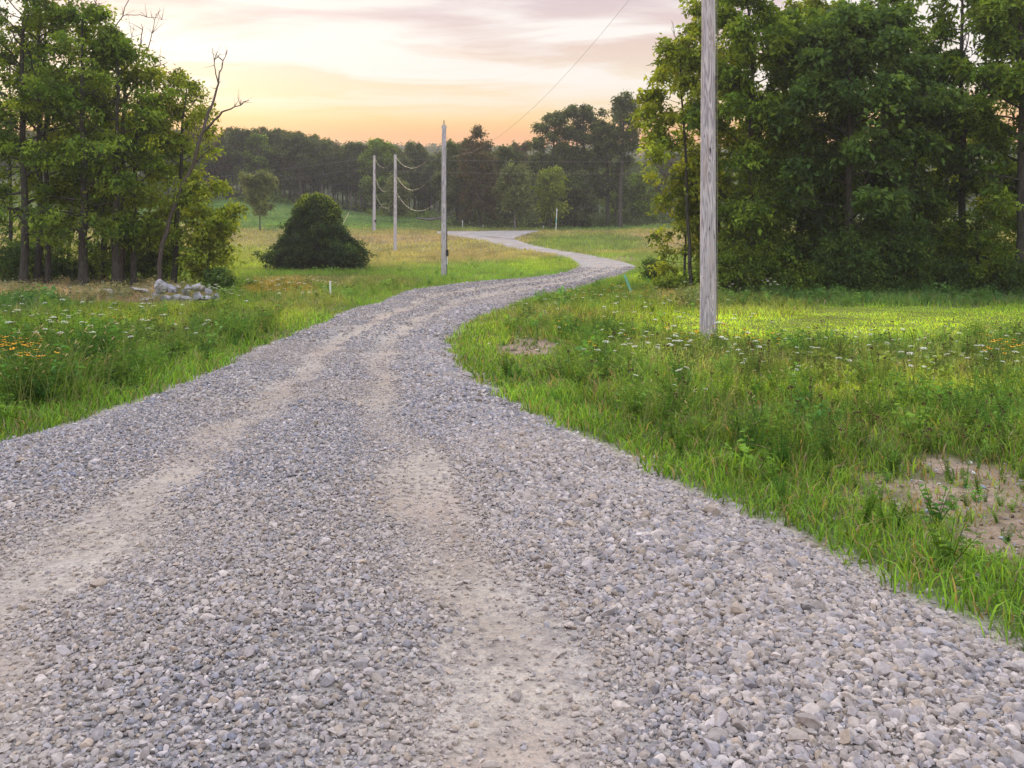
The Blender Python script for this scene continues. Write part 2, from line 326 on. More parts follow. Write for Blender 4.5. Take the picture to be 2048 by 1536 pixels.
def road_mat():
    m, t = newmat('gravel_bed'); tc = N(t, 'ShaderNodeTexCoord'); uv = N(t, 'ShaderNodeSeparateXYZ'); t.links.new(tc.outputs['UV'], uv.inputs[0])
    ob = tc.outputs['Object']
    nn = noise(t, ob, .9, 4, .6); n3 = noise(t, ob, .35, 3)
    tt = MATH(t, 'ADD', uv.outputs[0], MATH(t, 'MULTIPLY', MATH(t, 'SUBTRACT', nn, .5), .15))
    def band(c, w):
        d = MATH(t, 'ABSOLUTE', MATH(t, 'SUBTRACT', tt, c)); r = N(t, 'ShaderNodeMapRange'); r.interpolation_type = 'SMOOTHSTEP'
        t.links.new(d, r.inputs[0]); r.inputs[1].default_value = w*1.6; r.inputs[2].default_value = w*.4; r.inputs[3].default_value = 0; r.inputs[4].default_value = 1; return r.outputs[0]
    tr = MATH(t, 'MAXIMUM', band(TR1, TRW), band(TR2, TRW))
    vo = N(t, 'ShaderNodeTexVoronoi'); vo.inputs['Scale'].default_value = 26; t.links.new(ob, vo.inputs['Vector'])
    vs = N(t, 'ShaderNodeTexVoronoi'); vs.inputs['Scale'].default_value = 60; t.links.new(ob, vs.inputs['Vector'])
    sep = N(t, 'ShaderNodeSeparateColor'); t.links.new(vo.outputs['Color'], sep.inputs[0])
    st = RAMP(t, sep.outputs[0], [(0, (.20, .19, .20)), (.35, (.31, .29, .285)), (.7, (.40, .375, .35)), (1, (.50, .465, .43))])
    sep2 = N(t, 'ShaderNodeSeparateColor'); t.links.new(vs.outputs['Color'], sep2.inputs[0])
    fines = RAMP(t, noise(t, ob, 7, 6, .7), [(.3, (.32, .27, .215)), (.6, (.42, .365, .30)), (.8, (.48, .43, .37))])
    fines = MIX(t, 1.0, fines, RAMP(t, sep2.outputs[0], [(0, (.78, .78, .8)), (1, (1.12, 1.1, 1.08))]), 'MULTIPLY')
    red = MIX(t, RAMP(t, n3, [(.45, (0, 0, 0)), (.62, (.75,)*3)]), fines, (.38, .29, .235))
    f2 = MATH(t, 'MULTIPLY_ADD', tr, .55, RAMP(t, noise(t, ob, 3.5, 5, .7), [(.42, (.0,)*3), (.7, (.38,)*3)]), clamp=True)
    c = MIX(t, f2, st, red); c = MIX(t, 1.0, c, RAMP(t, noise(t, ob, .6, 6, .7), [(.35, (.80, .78, .76)), (.65, (1.12, 1.12, 1.12))]), 'MULTIPLY')
    h = MATH(t, 'MULTIPLY', vo.outputs['Distance'], MATH(t, 'SUBTRACT', 1.15, f2))
    outp(t, principled(t, c, .92, .15, bump(t, MATH(t, 'ADD', h, MATH(t, 'MULTIPLY', vs.outputs['Distance'], .4)), .9, .03)).outputs[0]); return m
M_road = road_mat()
def wood_mat():
    m, t = newmat('weathered_pole_wood'); tc = N(t, 'ShaderNodeTexCoord'); mp = N(t, 'ShaderNodeMapping'); mp.inputs['Scale'].default_value = (6, 6, .42); t.links.new(tc.outputs['Object'], mp.inputs[0])
    n = noise(t, mp.outputs[0], 1.0, 3, .5, .9)
    wv = MATH(t, 'SINE', MATH(t, 'MULTIPLY', n, 70)); fine = noise(t, mp.outputs[0], 9, 5, .7)
    g = MATH(t, 'ADD', MATH(t, 'MULTIPLY', wv, .5), .5)
    c = RAMP(t, g, [(0, (.32, .30, .34)), (.4, (.47, .45, .49)), (1, (.62, .60, .63))])
    c = MIX(t, 1.0, c, RAMP(t, fine, [(.3, (.72, .7, .7)), (.65, (1.15, 1.13, 1.12))]), 'MULTIPLY')
    br = RAMP(t, noise(t, mp.outputs[0], 1.3, 4, .6), [(.55, (0, 0, 0)), (.72, (.65,)*3)]); c = MIX(t, br, c, (.33, .24, .19))
    mp2 = N(t, 'ShaderNodeMapping'); mp2.inputs['Scale'].default_value = (14, 14, 2.2); t.links.new(tc.outputs['Object'], mp2.inputs[0])
    hol = RAMP(t, noise(t, mp2.outputs[0], 1.7, 2), [(.705, (0, 0, 0)), (.73, (1, 1, 1))]); c = MIX(t, hol, c, (.03, .025, .022))
    outp(t, principled(t, c, .85, .2, bump(t, MATH(t, 'ADD', g, fine), .45, .006)).outputs[0]); return m
M_wood = wood_mat()
def plain(name, col, rough=.5, metal=0.0, spec=.4, var=.25):
    m, t = newmat(name); tc = N(t, 'ShaderNodeTexCoord'); n = noise(t, tc.outputs['Object'], 12, 4)
    c = RAMP(t, n, [(.3, tuple(x*(1-var) for x in col)), (.7, tuple(min(1, x*(1+var)) for x in col))]); outp(t, principled(t, c, rough, spec, None, metal).outputs[0]); return m
M_wire = plain('aluminium_wire', (.2, .18, .15), .5, .0); M_black = plain('black_plastic', (.012, .012, .014), .5); M_steel = plain('rusty_steel', (.10, .075, .065), .7)
M_white = plain('white_plastic', (.72, .74, .74), .5, var=.08); M_green = plain('green_paint', (.20, .50, .40), .5); M_gal = plain('galvanised', (.3, .31, .32), .45, .3); M_yel = plain('yellow_guard', (.62, .58, .38), .5, var=.1)

# ------------------------------------------------------------------ ground sheet and road
def grid_ground():
    xs = np.unique(np.round(np.concatenate([np.arange(-9, 9, .14), np.arange(-30, 30, .6), np.arange(-110, 110, 2.5), np.arange(-420, 421, 14), np.array([-1100, -700, -550, 550, 700, 1100])]), 3))
    ys = np.unique(np.round(np.concatenate([np.arange(-35, 0, 2.), np.arange(0, 14, .14), np.arange(14, 34, .3), np.arange(34, 70, .7), np.arange(70, 180, 1.6), np.arange(180, 700, 10), np.array([780, 900])]), 3))
    X, Y = np.meshgrid(xs, ys); x = X.ravel(); y = Y.ravel(); z = H(x, y)
    col, hh, bare, px, py = zone(x, np.maximum(y, 1.0))
    soil = np.array([.27, .20, .155])*(.5+1.0*fbm(x*4, y*4, 77))[:, None]
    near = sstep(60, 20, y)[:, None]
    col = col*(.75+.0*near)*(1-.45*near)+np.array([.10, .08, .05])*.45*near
    col = col*(1-bare[:, None])+soil*bare[:, None]
    d = road_d(x, y); e = sstep(.25, -.05, d)[:, None]; col = col*(1-e)+np.array([.42, .37, .33])*e
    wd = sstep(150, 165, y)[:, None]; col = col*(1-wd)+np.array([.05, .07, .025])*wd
    # dark leaf litter below the woods
    nx, ny = len(xs), len(ys); i = np.arange(ny-1)[:, None]*nx; j = np.arange(nx-1)[None]
    Q = np.stack([i+j, i+j+1, i+nx+j+1, i+nx+j], -1).reshape(-1, 4)
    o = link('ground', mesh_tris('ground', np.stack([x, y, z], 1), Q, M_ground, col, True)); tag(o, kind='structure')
grid_ground()
def road_prof(t):
    t = np.asarray(t); b = .035*np.exp(-((t-.53)/.07)**2)+.05*np.exp(-((t-.88)/.07)**2)+.045*np.exp(-((t-.13)/.08)**2)
    return b-.02*np.exp(-((t-TR1)/.06)**2)-.02*np.exp(-((t-TR2)/.06)**2)+.012-.03*sstep(.04, 0, np.minimum(t, 1-t))
def road_pt(fi, t):
    i = np.clip(fi.astype(int), 0, len(Lw)-2); f = (fi-i)[:, None]; A = Lw[i]*(1-f)+Lw[i+1]*f; B = Rw[i]*(1-f)+Rw[i+1]*f; P = A*(1-t[:, None])+B*t[:, None]
    return P[:, 0], P[:, 1], H0(P[:, 0], P[:, 1])+road_prof(t)*np.clip(1.4-P[:, 1]/60, .5, 1)
def build_road():
    nt_ = 41; fi = np.linspace(0, len(Lw)-1.001, (len(Lw)-1)*2+1); t = np.linspace(0, 1, nt_)
    FI, TT = np.meshgrid(fi, t, indexing='ij'); x, y, z = road_pt(FI.ravel(), TT.ravel()); z = z+.004
    n = len(fi); i = np.arange(n-1)[:, None]*nt_; j = np.arange(nt_-1)[None]
    Q = np.stack([i+j, i+j+1, i+nt_+j+1, i+nt_+j], -1).reshape(-1, 4)
    tag(link('gravel_road', mesh_tris('gravel_road', np.stack([x, y, z], 1), Q, M_road, None, True, np.stack([TT.ravel(), FI.ravel()*.1], 1))), kind='structure')
build_road()
def build_junction():
    P = np.vstack([resamp(np.vstack([jw, jw[:1]]), 60)[:-1]]); c = P.mean(0); n = len(P); V = [c]; k = 12
    for q in range(1, k+1): V += list(c+(P-c)*q/k)
    V = np.array(V); z = H0(V[:, 0], V[:, 1])+.05; T = [[0, 1+i, 1+(i+1) % n] for i in range(n)]
    for q in range(k-1):
        a = 1+q*n; b = a+n
        for i in range(n): j = (i+1) % n; T += [[a+i, b+i, b+j], [a+i, b+j, a+j]]
    T = np.array(T); A = V[T[:, 0]]; B = V[T[:, 1]]; D_ = V[T[:, 2]]; fl = ((B-A)[:, 0]*(D_-A)[:, 1]-(B-A)[:, 1]*(D_-A)[:, 0]) < 0; T[fl] = T[fl][:, ::-1]
    tag(link('side_road', mesh_tris('side_road', np.c_[V, z], T, M_road, None, True, np.full((len(V), 2), .55))), kind='structure')
build_junction()

# ------------------------------------------------------------------ loose gravel
def ico(sub):
    p = (1+5**.5)/2; V = [(-1, p, 0), (1, p, 0), (-1, -p, 0), (1, -p, 0), (0, -1, p), (0, 1, p), (0, -1, -p), (0, 1, -p), (p, 0, -1), (p, 0, 1), (-p, 0, -1), (-p, 0, 1)]
    T = [(0, 11, 5), (0, 5, 1), (0, 1, 7), (0, 7, 10), (0, 10, 11), (1, 5, 9), (5, 11, 4), (11, 10, 2), (10, 7, 6), (7, 1, 8), (3, 9, 4), (3, 4, 2), (3, 2, 6), (3, 6, 8), (3, 8, 9), (4, 9, 5), (2, 4, 11), (6, 2, 10), (8, 6, 7), (9, 8, 1)]
    V = [np.array(v)/np.linalg.norm(v) for v in V]
    for _ in range(sub):
        mid = {}; T2 = []
        def m(a, b):
            k = (min(a, b), max(a, b))
            if k not in mid: v = V[a]+V[b]; V.append(v/np.linalg.norm(v)); mid[k] = len(V)-1
            return mid[k]
        for a, b, c in T: ab, bc, ca = m(a, b), m(b, c), m(c, a); T2 += [(a, ab, ca), (b, bc, ab), (c, ca, bc), (ab, bc, ca)]
        T = T2
    return np.array(V), np.array(T)
def chip(sub, rng, cuts=9):
    V, T = ico(sub); V = V.copy()
    for _ in range(cuts):
        n = rng.normal(size=3); n /= np.linalg.norm(n); d = rng.uniform(.36, .72); s = V@n; V -= np.maximum(s-d, 0)[:, None]*n
    V *= np.array([1, rng.uniform(.65, .95), rng.uniform(.5, .8)]); V += rng.normal(size=V.shape)*.02*(sub > 0)
    return V/np.abs(V).max(), T
STC = np.array([(.40, .39, .405), (.46, .44, .42), (.31, .325, .37), (.53, .505, .48), (.25, .28, .345), (.37, .325, .27), (.62, .60, .58), (.22, .215, .21), (.46, .39, .31)]); STP = np.array([.22, .17, .16, .13, .14, .06, .07, .06, .03])
def rotm(ax, ay, az):
    cx, sx, cy, sy, cz, sz = np.cos(ax), np.sin(ax), np.cos(ay), np.sin(ay), np.cos(az), np.sin(az)
    M = np.empty((len(ax), 3, 3)); M[:, 0, 0] = cz*cy; M[:, 0, 1] = cz*sy*sx-sz*cx; M[:, 0, 2] = cz*sy*cx+sz*sx
    M[:, 1, 0] = sz*cy; M[:, 1, 1] = sz*sy*sx+cz*cx; M[:, 1, 2] = sz*sy*cx-cz*sx; M[:, 2, 0] = -sy; M[:, 2, 1] = cy*sx; M[:, 2, 2] = cy*cx; return M
def scatter_protos(protos, pos, scale, rm, col, colmul=None):
    """copies of small prototypes (V, T, C) merged into one sheet of stuff"""
    VV, TT, CC = [], [], []; off = 0; which = R.randint(0, len(protos), len(pos))
    for k, pr in enumerate(protos):
        ix = np.nonzero(which == k)[0]
        if not len(ix): continue
        V, T = pr[0], pr[1]; v = np.einsum('nij,vj->nvi', rm[ix], V)*scale[ix][:, None, None]+pos[ix][:, None, :]
        c = np.broadcast_to(col[ix][:, None, :], v.shape) if len(pr) < 3 else col[ix][:, None, :]*pr[2][None]
        VV.append(v.reshape(-1, 3)); CC.append(c.reshape(-1, 3)); TT.append((T[None]+(np.arange(len(ix))*len(V))[:, None, None]).reshape(-1, 3)+off); off += len(ix)*len(V)
    return np.vstack(VV), np.vstack(TT), np.vstack(CC)
def track_d(t, x, y):
    tt = t+(fbm(x*1.1, y*1.1, 61)-.5)*.15
    return np.maximum(sstep(TRW*1.6, TRW*.4, abs(tt-TR1)), sstep(TRW*1.6, TRW*.4, abs(tt-TR2)))
def gravel(y0, y1, dens, size, sub, nproto, spread=.3, name='gravel'):
    rng = np.random.RandomState(int(y0*10)+sub); A = Lw; B = Rw
    wd = np.linalg.norm(B[:-1]-A[:-1], axis=1); ln = np.linalg.norm((A[1:]+B[1:]-A[:-1]-B[:-1])/2, axis=1); ar = wd*ln
    my = (A[:-1, 1]+B[:-1, 1])/2; ok = (my > y0-4) & (my < y1+4); ar = ar*ok; n = int(ar.sum()*dens*1.9)
    k = rng.choice(len(ar), n, p=ar/ar.sum()); t = rng.rand(n)*1.16-.08; x, y, z = road_pt(k+rng.rand(n), t)
    px, py = pix(x, y, z); tr = track_d(t, x, y); clump = fbm(x*1.8, y*1.8, 71)
    edge = sstep(.015, -.03, np.minimum(t, 1-t))
    p = (1-.84*tr*(.4+.6*sstep(.3, .65, fbm(x*1.9+4, y*1.2, 33))))*(.6+.6*sstep(.3, .6, clump))*(1-.93*edge)*(1+.35*np.exp(-((t-.87)/.1)**2))*(1-.5*sstep(11, 15, y)*sstep(.12, .3, t)*sstep(.92, .75, t))
    keep = (y >= y0) & (y < y1) & (rng.rand(n) < p/1.9*1.3) & (px > -600) & (px < 2700) & (py < 2600)
    x, y, z, t, tr = x[keep], y[keep], z[keep], t[keep], tr[keep]; n = len(x)
    s = size*.5*np.exp(rng.normal(size=n)*spread)*(1-.12*tr)*(1+.42*np.exp(-((t-.88)/.14)**2)); big = rng.rand(n) < .012; s[big] *= 1.7
    pos = np.stack([x, y, z+.004+s*.22+rng.rand(n)*size*.28*(1-tr)], 1)
    rm = rotm(rng.normal(size=n)*.4, rng.normal(size=n)*.4, rng.rand(n)*6.28)
    ci = rng.choice(len(STC), n, p=STP/STP.sum()); c = STC[ci]*np.array([1.035, .98, .995])*rng.uniform(.44, .92, (n, 1)); dust = (tr*.2+.02+.25*rng.rand(n)**1.8+.25*sstep(.45, .7, fbm(x*.5, y*.5, 88)))[:, None]; c = c*(1-dust)+np.array([.42, .345, .275])*dust
    protos = [chip(sub, rng) for _ in range(nproto)]; protos = [(v*np.array([1, 1, .9]), q) for v, q in protos]
    print('gravel', y0, y1, n); return scatter_protos(protos, pos, s, rm, c)
def merge(parts):
    o = 0; T = []
    for V, t, c in parts: T.append(t+o); o += len(V)
    return np.vstack([p[0] for p in parts]), np.vstack(T), np.vstack([p[2] for p in parts])
def crumbs(seed=5):
    rng = np.random.RandomState(seed); n = 60000; y = rng.uniform(3, 20, n); x = rng.uniform(-.2, 12, n); col, hh, bare, px, py = zone(x, y); d = road_d(x, y); k = ((rng.rand(n) < bare*np.where(y > 10, .25, .8)) | ((d < .9) & (rng.rand(n) < .25*np.exp(-d*4)))) & (d > .0) & (px < 2200); x, y = x[k], y[k]; n = len(x)
    s = .007*np.exp(rng.normal(size=n)*.5)*(1+y/40); c = np.where(rng.rand(n)[:, None] < .35, STC[rng.choice(len(STC), n)]*.9, np.array([.27, .20, .155])*rng.uniform(.5, 1.3, (n, 1)))
    print('crumbs', n); return scatter_protos([chip(0, rng) for _ in range(10)], np.stack([x, y, H(x, y)+s*.3], 1), s, rotm(rng.normal(size=n)*.3, rng.normal(size=n)*.3, rng.rand(n)*6.28), c)
gp = [crumbs(), gravel(1.1, 4.6, 2050, .0238, 1, 26), gravel(1.6, 5.0, 3200, .0135, 0, 12), gravel(4.6, 9, 2300, .0225, 0, 30), gravel(9, 17, 850, .028, 0, 24), gravel(17, 34, 190, .042, 0, 16), gravel(34, 62, 50, .065, 0, 10)]
V, T, c = merge(gp); tag(link('loose_gravel', mesh_tris('loose_gravel', V, T, M_stone, c)), 'loose grey and pale crushed stones covering the gravel road', 'gravel', kind='stuff')

# ------------------------------------------------------------------ grass
def blades(x, y, z, h, wd, col, lean, rng, tipc=None, head=None):
    n = len(x); a = rng.rand(n)*6.283; dx, dy = np.cos(a), np.sin(a); b = rng.rand(n)*6.283; lx, ly = np.cos(b)*lean*h, np.sin(b)*lean*h
    P = np.empty((n, 5, 3)); base = np.stack([x, y, z-.01], 1); o = np.stack([dx*wd/2, dy*wd/2, 0*wd], 1); mid = base+np.stack([lx*.3, ly*.3, h*.55], 1); tip = base+np.stack([lx, ly, h*(1-.25*lean)], 1)
    P[:, 0] = base-o; P[:, 1] = base+o; P[:, 2] = mid-o*.8; P[:, 3] = mid+o*.8; P[:, 4] = tip
    T = np.array([[0, 1, 3], [0, 3, 2], [2, 3, 4]])[None]+(np.arange(n)*5)[:, None, None]
    cc = np.repeat(col[:, None, :], 5, 1)
    if tipc is not None: m = tipc[:, None]; cc[:, 4] = cc[:, 4]*(1-m)+TAN*m
    return P.reshape(-1, 3), T.reshape(-1, 3), cc.reshape(-1, 3)
def field(y0, y1, dens, wd, hmul=1.0, seed=1, side=None, zmin=None):
    rng = np.random.RandomState(seed); xm = lambda yy: (1024+330)/F*yy+np.clip(3.0-yy*.1, .8, 2.4)
    area = (y1-y0)*2*xm((y0+y1)/2); n = int(area*dens); y = y0+(y1-y0)*np.sqrt(rng.rand(n)*(1-(y0/y1)**2)+(y0/y1)**2) if False else rng.uniform(y0, y1, n)
    x = rng.uniform(-1, 1, n)*xm(y1); k = abs(x) < xm(y); x, y = x[k], y[k]
    d = road_d(x, y); k = d > -.22+.42*fbm(x*2.6, y*2.6, 91)+.12*rng.rand(len(x)); x, y, d = x[k], y[k], d[k]
    col, hh, bare, px, py = zone(x, y); k = rng.rand(len(x)) > bare*.9; x, y, d, col, hh, px, bare = x[k], y[k], d[k], col[k], hh[k], px[k], bare[k]
    n = len(x); hb = hh*hmul*rng.uniform(.4, 1.2, n)*(1-.6*bare); hb = np.maximum(hb, .03)
    vr = 1 if y0 < 20 else .45; c = col*(1.15+vr*rng.uniform(-.7, .75, (n, 1))); dry = rng.rand(n) < .14*vr+.5*bare; c[dry] = TAN*rng.uniform(.5, 1.0, (dry.sum(), 1)); yl = rng.rand(n) < .2*vr; c[yl] = c[yl]*np.array([1.3, 1.15, .8])
    z = H(x, y)
    return blades(x, y, z, hb, wd*rng.uniform(.7, 1.3, n), np.clip(c, 0, .9), rng.uniform(.15, 1.3, n), rng)
gr = [field(2.4, 6, 2100, .0085, .9, 1), field(6, 10, 1150, .0115, 1, 2), field(10, 16, 520, .016, 1, 3), field(16, 26, 280, .021, 1, 4), field(26, 44, 110, .03, 1, 5), field(44, 80, 75, .03, 1, 6), field(80, 150, 22, .06, 1, 7)]
for g in gr: print('grass', len(g[1])//3)
V, T, c = merge(gr); tag(link('grass', mesh_tris('grass', V, T, M_grass, c)), 'green to golden meadow grass growing on both sides of the gravel road', 'grass', kind='stuff')

# ------------------------------------------------------------------ weeds (prototype plants scattered as ground cover)
def leafquads(P, Dr, Ln, Wd, col, rng, droop=.25, fold=.15):
    """kite leaves: P base, Dr direction (n,3) unit, Ln length, Wd width"""
    n = len(P); up = np.array([0, 0, 1.0]); s = np.cross(Dr, up+rng.normal(size=(n, 3))*.5); s /= np.linalg.norm(s, axis=1)[:, None]+1e-9; nn = np.cross(s, Dr)
    L = Ln[:, None]; W = Wd[:, None]; Q = np.empty((n, 4, 3)); Q[:, 0] = P; m = P+Dr*L*.45; Q[:, 1] = m-s*W*.5+nn*W*fold; Q[:, 3] = m+s*W*.5+nn*W*fold; Q[:, 2] = P+Dr*L-up*L*droop
    T = np.array([[0, 1, 2], [0, 2, 3]])[None]+(np.arange(n)*4)[:, None, None]
    return Q.reshape(-1, 3), T.reshape(-1, 3), np.repeat(col, 4, 0)
def weed_proto(rng, kind, lod=1.0):
    mb = MB(); nst = {0: 7, 1: 5, 2: 9}[kind]; Hh = 1.0
    PP, DD, LL, WW = [], [], [], []
    for s in range(nst):
        a = rng.rand()*6.28; ln = rng.uniform(.15, .5); h = Hh*rng.uniform(.6, 1)
        pts = np.array([[math.cos(a)*ln*f**1.3*.8+.03*math.cos(a), math.sin(a)*ln*f**1.3*.8+.03*math.sin(a), h*f] for f in (0, .35, .7, 1)]); mb.tube(pts, [.012, .009, .006, .003], 3, (.8, .9, .7), False)
        nl = int({0: 26, 1: 12, 2: 34}[kind]*lod)
        f = rng.uniform(.12, 1, nl); p = np.stack([np.interp(f, (0, .35, .7, 1), pts[:, i]) for i in range(3)], 1); az = rng.rand(nl)*6.28; el = rng.uniform(-.1, .9, nl)
        DD.append(np.stack([np.cos(az)*np.cos(el), np.sin(az)*np.cos(el), np.sin(el)], 1)); PP.append(p)
        LL.append({0: .14, 1: .2, 2: .13}[kind]*rng.uniform(.6, 1.2, nl)/lod**.5*(1.15-.5*f)); WW.append(LL[-1]*{0: .3, 1: .5, 2: .14}[kind]/lod**.3)
    P, D, L, W_ = np.vstack(PP), np.vstack(DD), np.concatenate(LL), np.concatenate(WW); n = len(P)
    q = leafquads(P, D, L, W_, np.ones((n, 3))*rng.uniform(.7, 1.3, (n, 1)), rng); mb.add(*q); return mb.arrays()
def weeds(y0, y1, n, lod, seed, hs=1.0):
    rng = np.random.RandomState(seed); xm = (1024+300)/F; y = rng.uniform(y0, y1, n*6); x = rng.uniform(-1, 1, n*6)*xm*y1; k = (abs(x) < xm*y+.5); x, y = x[k], y[k]
    d = road_d(x, y); col, hh, bare, px, py = zone(x, y); cl = fbm(x*.55, y*.55, 131)
    p = sstep(.25, .5, hh)*sstep(.4, .52, cl)*(bare < .3)+(.05+.14*(y < 14))*(hh > .12)*(bare < .2)+.22*(bare > .4)
    k = (d > .3+rng.rand(len(x))*.5) & (rng.rand(len(x)) < p); x, y, col, hh, bb = x[k][:n], y[k][:n], col[k][:n], hh[k][:n], bare[k][:n]; m = len(x)
    c = col*.75+np.array([.07, .13, .03])*.75; c *= rng.uniform(.5, 1.25, (m, 1)); bl = rng.rand(m) < .25; c[bl] *= np.array([.75, 1.0, 1.2])
    pos = np.stack([x, y, H(x, y)-.01], 1); sc = (.2+hh*.8)*np.where(bb > .4, .4, 1)*rng.uniform(.6, 1.2, m)*hs; protos = [weed_proto(rng, i % 3, lod) for i in range(9)]; print('weeds', m)
    return scatter_protos(protos, pos, sc, rotm(rng.normal(size=m)*.12, rng.normal(size=m)*.12, rng.rand(m)*6.28), c)
V, T, c = merge([weeds(3.0, 9, 800, 1.0, 41), weeds(9, 20, 2300, .6, 42), weeds(20, 45, 2600, .3, 43, 1.0), weeds(45, 75, 500, .2, 44)])
tag(link('weeds', mesh_tris('weeds', V, T, M_leaf, c)), 'leafy green weeds and seedlings mixed through the grassy verges', 'weeds', kind='stuff')

# ------------------------------------------------------------------ wild flowers and seed heads
def umbel(rng, r=.045, h=.75, white=(.78, .78, .70), tuft=36):
    mb = MB(); a = rng.rand()*6.28; tx, ty = math.cos(a)*.1*h, math.sin(a)*.1*h; mb.tube([(0, 0, 0), (tx*.3, ty*.3, h*.5), (tx, ty, h)], [.003, .0025, .002], 3, (.10, .16, .05), False)
    for i in range(tuft):
        q = rng.rand()**.5*r; b = rng.rand()*6.28; c = np.array([tx+math.cos(b)*q, ty+math.sin(b)*q, h+.012-.25*q*q/r+.004*rng.rand()]); s = r*.17
        V = [c+np.array([math.cos(t)*s, math.sin(t)*s, rng.normal()*s*.25]) for t in np.arange(4)*1.57+rng.rand()]; mb.add(V, [[0, 1, 2, 3]], np.array(white)*rng.uniform(.75, 1.1))
        if i % 5 == 0: mb.tube([(tx, ty, h-.03), c], [.001, .0008], 3, (.14, .2, .07), False)
    return mb
def daisy(rng, h=.55, pet=(.75, .38, .02), r=.03):
    mb = MB(); a = rng.rand()*6.28; tx, ty = math.cos(a)*.08, math.sin(a)*.08; mb.tube([(0, 0, 0), (tx*.4, ty*.4, h*.6), (tx, ty, h)], [.003, .0025, .002], 3, (.10, .15, .04), False)
    for i in range(11):
        b = i*6.283/11; d = np.array([math.cos(b), math.sin(b), -.15]); s = np.array([-math.sin(b), math.cos(b), 0])*r*.25; c = np.array([tx, ty, h])
        mb.add([c+d*r*.2, c+d*r*.7-s, c+d*r, c+d*r*.7+s], [[0, 1, 2, 3]], pet)
    V, T = ico(0); mb.add(V*r*.28*np.array([1, 1, .8])+np.array([tx, ty, h+.004]), T, (.05, .025, .015)); return mb
def seedhead(rng, h=.8, col=(.42, .36, .16)):
    mb = MB(); a = rng.rand()*6.28; f = np.linspace(0, 1, 6); lx = math.cos(a)*.22*h; ly = math.sin(a)*.22*h; P = np.stack([lx*f**2.5, ly*f**2.5, h*(f-.1*f**4)], 1)
    mb.tube(P, np.linspace(.003, .0015, 6), 3, (.24, .27, .08), False); d = P[-1]-P[-2]; d /= np.linalg.norm(d)+1e-9
    E = P[-1]; L = .11*h; mb.tube([E, E+d*L*.3+(0, 0, -.01), E+d*L*.7+(0, 0, -.03*h), E+d*L+(0, 0, -.06*h)], [.003, .007, .006, .001], 5, col); return mb
def darkhead(rng, h=.7):
    mb = MB(); a = rng.rand()*6.28; tx, ty = math.cos(a)*.06, math.sin(a)*.06; mb.tube([(0, 0, 0), (tx, ty, h)], [.003, .002], 3, (.12, .11, .05), False)
    for k in range(3):
        V, T = ico(0); p = np.array([tx, ty, h])+rng.normal(size=3)*.03*(k > 0); mb.tube([(tx, ty, h*.8), p], .0015, 3, (.12, .11, .05), False); mb.add(V*.013*np.array([1, 1, 1.2])+p, T, (.09, .055, .035))
    return mb
def grow(spots, protos, seed, smin=.8, smax=1.2, far=1.0):
    rng = np.random.RandomState(seed); x = np.array([s[0] for s in spots]); y = np.array([s[1] for s in spots]); k = road_d(x, y) > .25; x, y = x[k], y[k]; m = len(x)
    pos = np.stack([x, y, H(x, y)], 1); return scatter_protos([p.arrays() for p in protos], pos, rng.uniform(smin, smax, m)*far, rotm(rng.normal(size=m)*.1, rng.normal(size=m)*.1, rng.rand(m)*6.28), np.ones((m, 3)))
def spots_px(cx, cy, rx, ry, n, rng):
    out = []
    for _ in range(n):
        g = Gpx(cx+rng.uniform(-rx, rx), cy+rng.uniform(-ry, ry)); out.append((g[0], g[1]))
    return out
rf = np.random.RandomState(5)
ums = [umbel(rf) for _ in range(6)]; das = [daisy(rf) for _ in range(4)]; sds = [seedhead(rf) for _ in range(6)]; dks = [darkhead(rf) for _ in range(5)]
fl = []
fl.append(grow(spots_px(1760, 765, 300, 55, 140, rf), ums, 1, .3, .8)); fl.append(grow(spots_px(1350, 740, 180, 70, 50, rf), ums, 2, .6, 1.0)); fl.append(grow(spots_px(1250, 650, 220, 35, 60, rf), ums, 3, .7, 1.1)); fl.append(grow(spots_px(1200, 800, 230, 90, 30, rf), ums, 12, .4, .8))
fl.append(grow(spots_px(250, 700, 250, 80, 110, rf), ums, 4, .6, 1.1)); fl.append(grow(spots_px(500, 620, 190, 25, 70, rf), ums, 5, .8, 1.2)); fl.append(grow(spots_px(1480, 610, 80, 12, 20, rf), ums, 6, .8, 1.2))
fl.append(grow(spots_px(1760, 755, 300, 55, 100, rf), dks, 7, .3, .85)); fl.append(grow(spots_px(1800, 920, 220, 60, 60, rf), dks, 17, .3, .6))
fl.append(grow(spots_px(1350, 800, 350, 120, 200, rf), dks+sds, 27, .3, .8)); fl.append(grow(spots_px(1250, 690, 200, 60, 70, rf), das, 28, .5, .9)); fl.append(grow(spots_px(300, 700, 280, 90, 160, rf), dks+sds, 29, .4, .9)); fl.append(grow(spots_px(40, 790, 40, 30, 60, rf), das, 30, .9, 1.2))
fl.append(grow(spots_px(1240, 620, 110, 14, 90, rf), das, 8, .8, 1.3)); fl.append(grow(spots_px(1390, 720, 60, 25, 25, rf), das, 9, .8, 1.1)); fl.append(grow(spots_px(1500, 745, 60, 12, 18, rf), das, 19, .8, 1.1)); fl.append(grow(spots_px(2010, 770, 40, 20, 26, rf), das, 10, .8, 1.1))
fl.append(grow(spots_px(570, 588, 60, 10, 160, rf), das, 11, .9, 1.3)); fl.append(grow(spots_px(270, 690, 60, 10, 18, rf), das, 15, .9, 1.1))
fl.append(grow(spots_px(130, 800, 130, 50, 90, rf), sds, 13, .6, 1.1)); fl.append(grow(spots_px(180, 605, 220, 16, 500, rf), sds, 14, .6, 1.0)); fl.append(grow(spots_px(1500, 850, 350, 90, 60, rf), sds, 16, .4, .8))
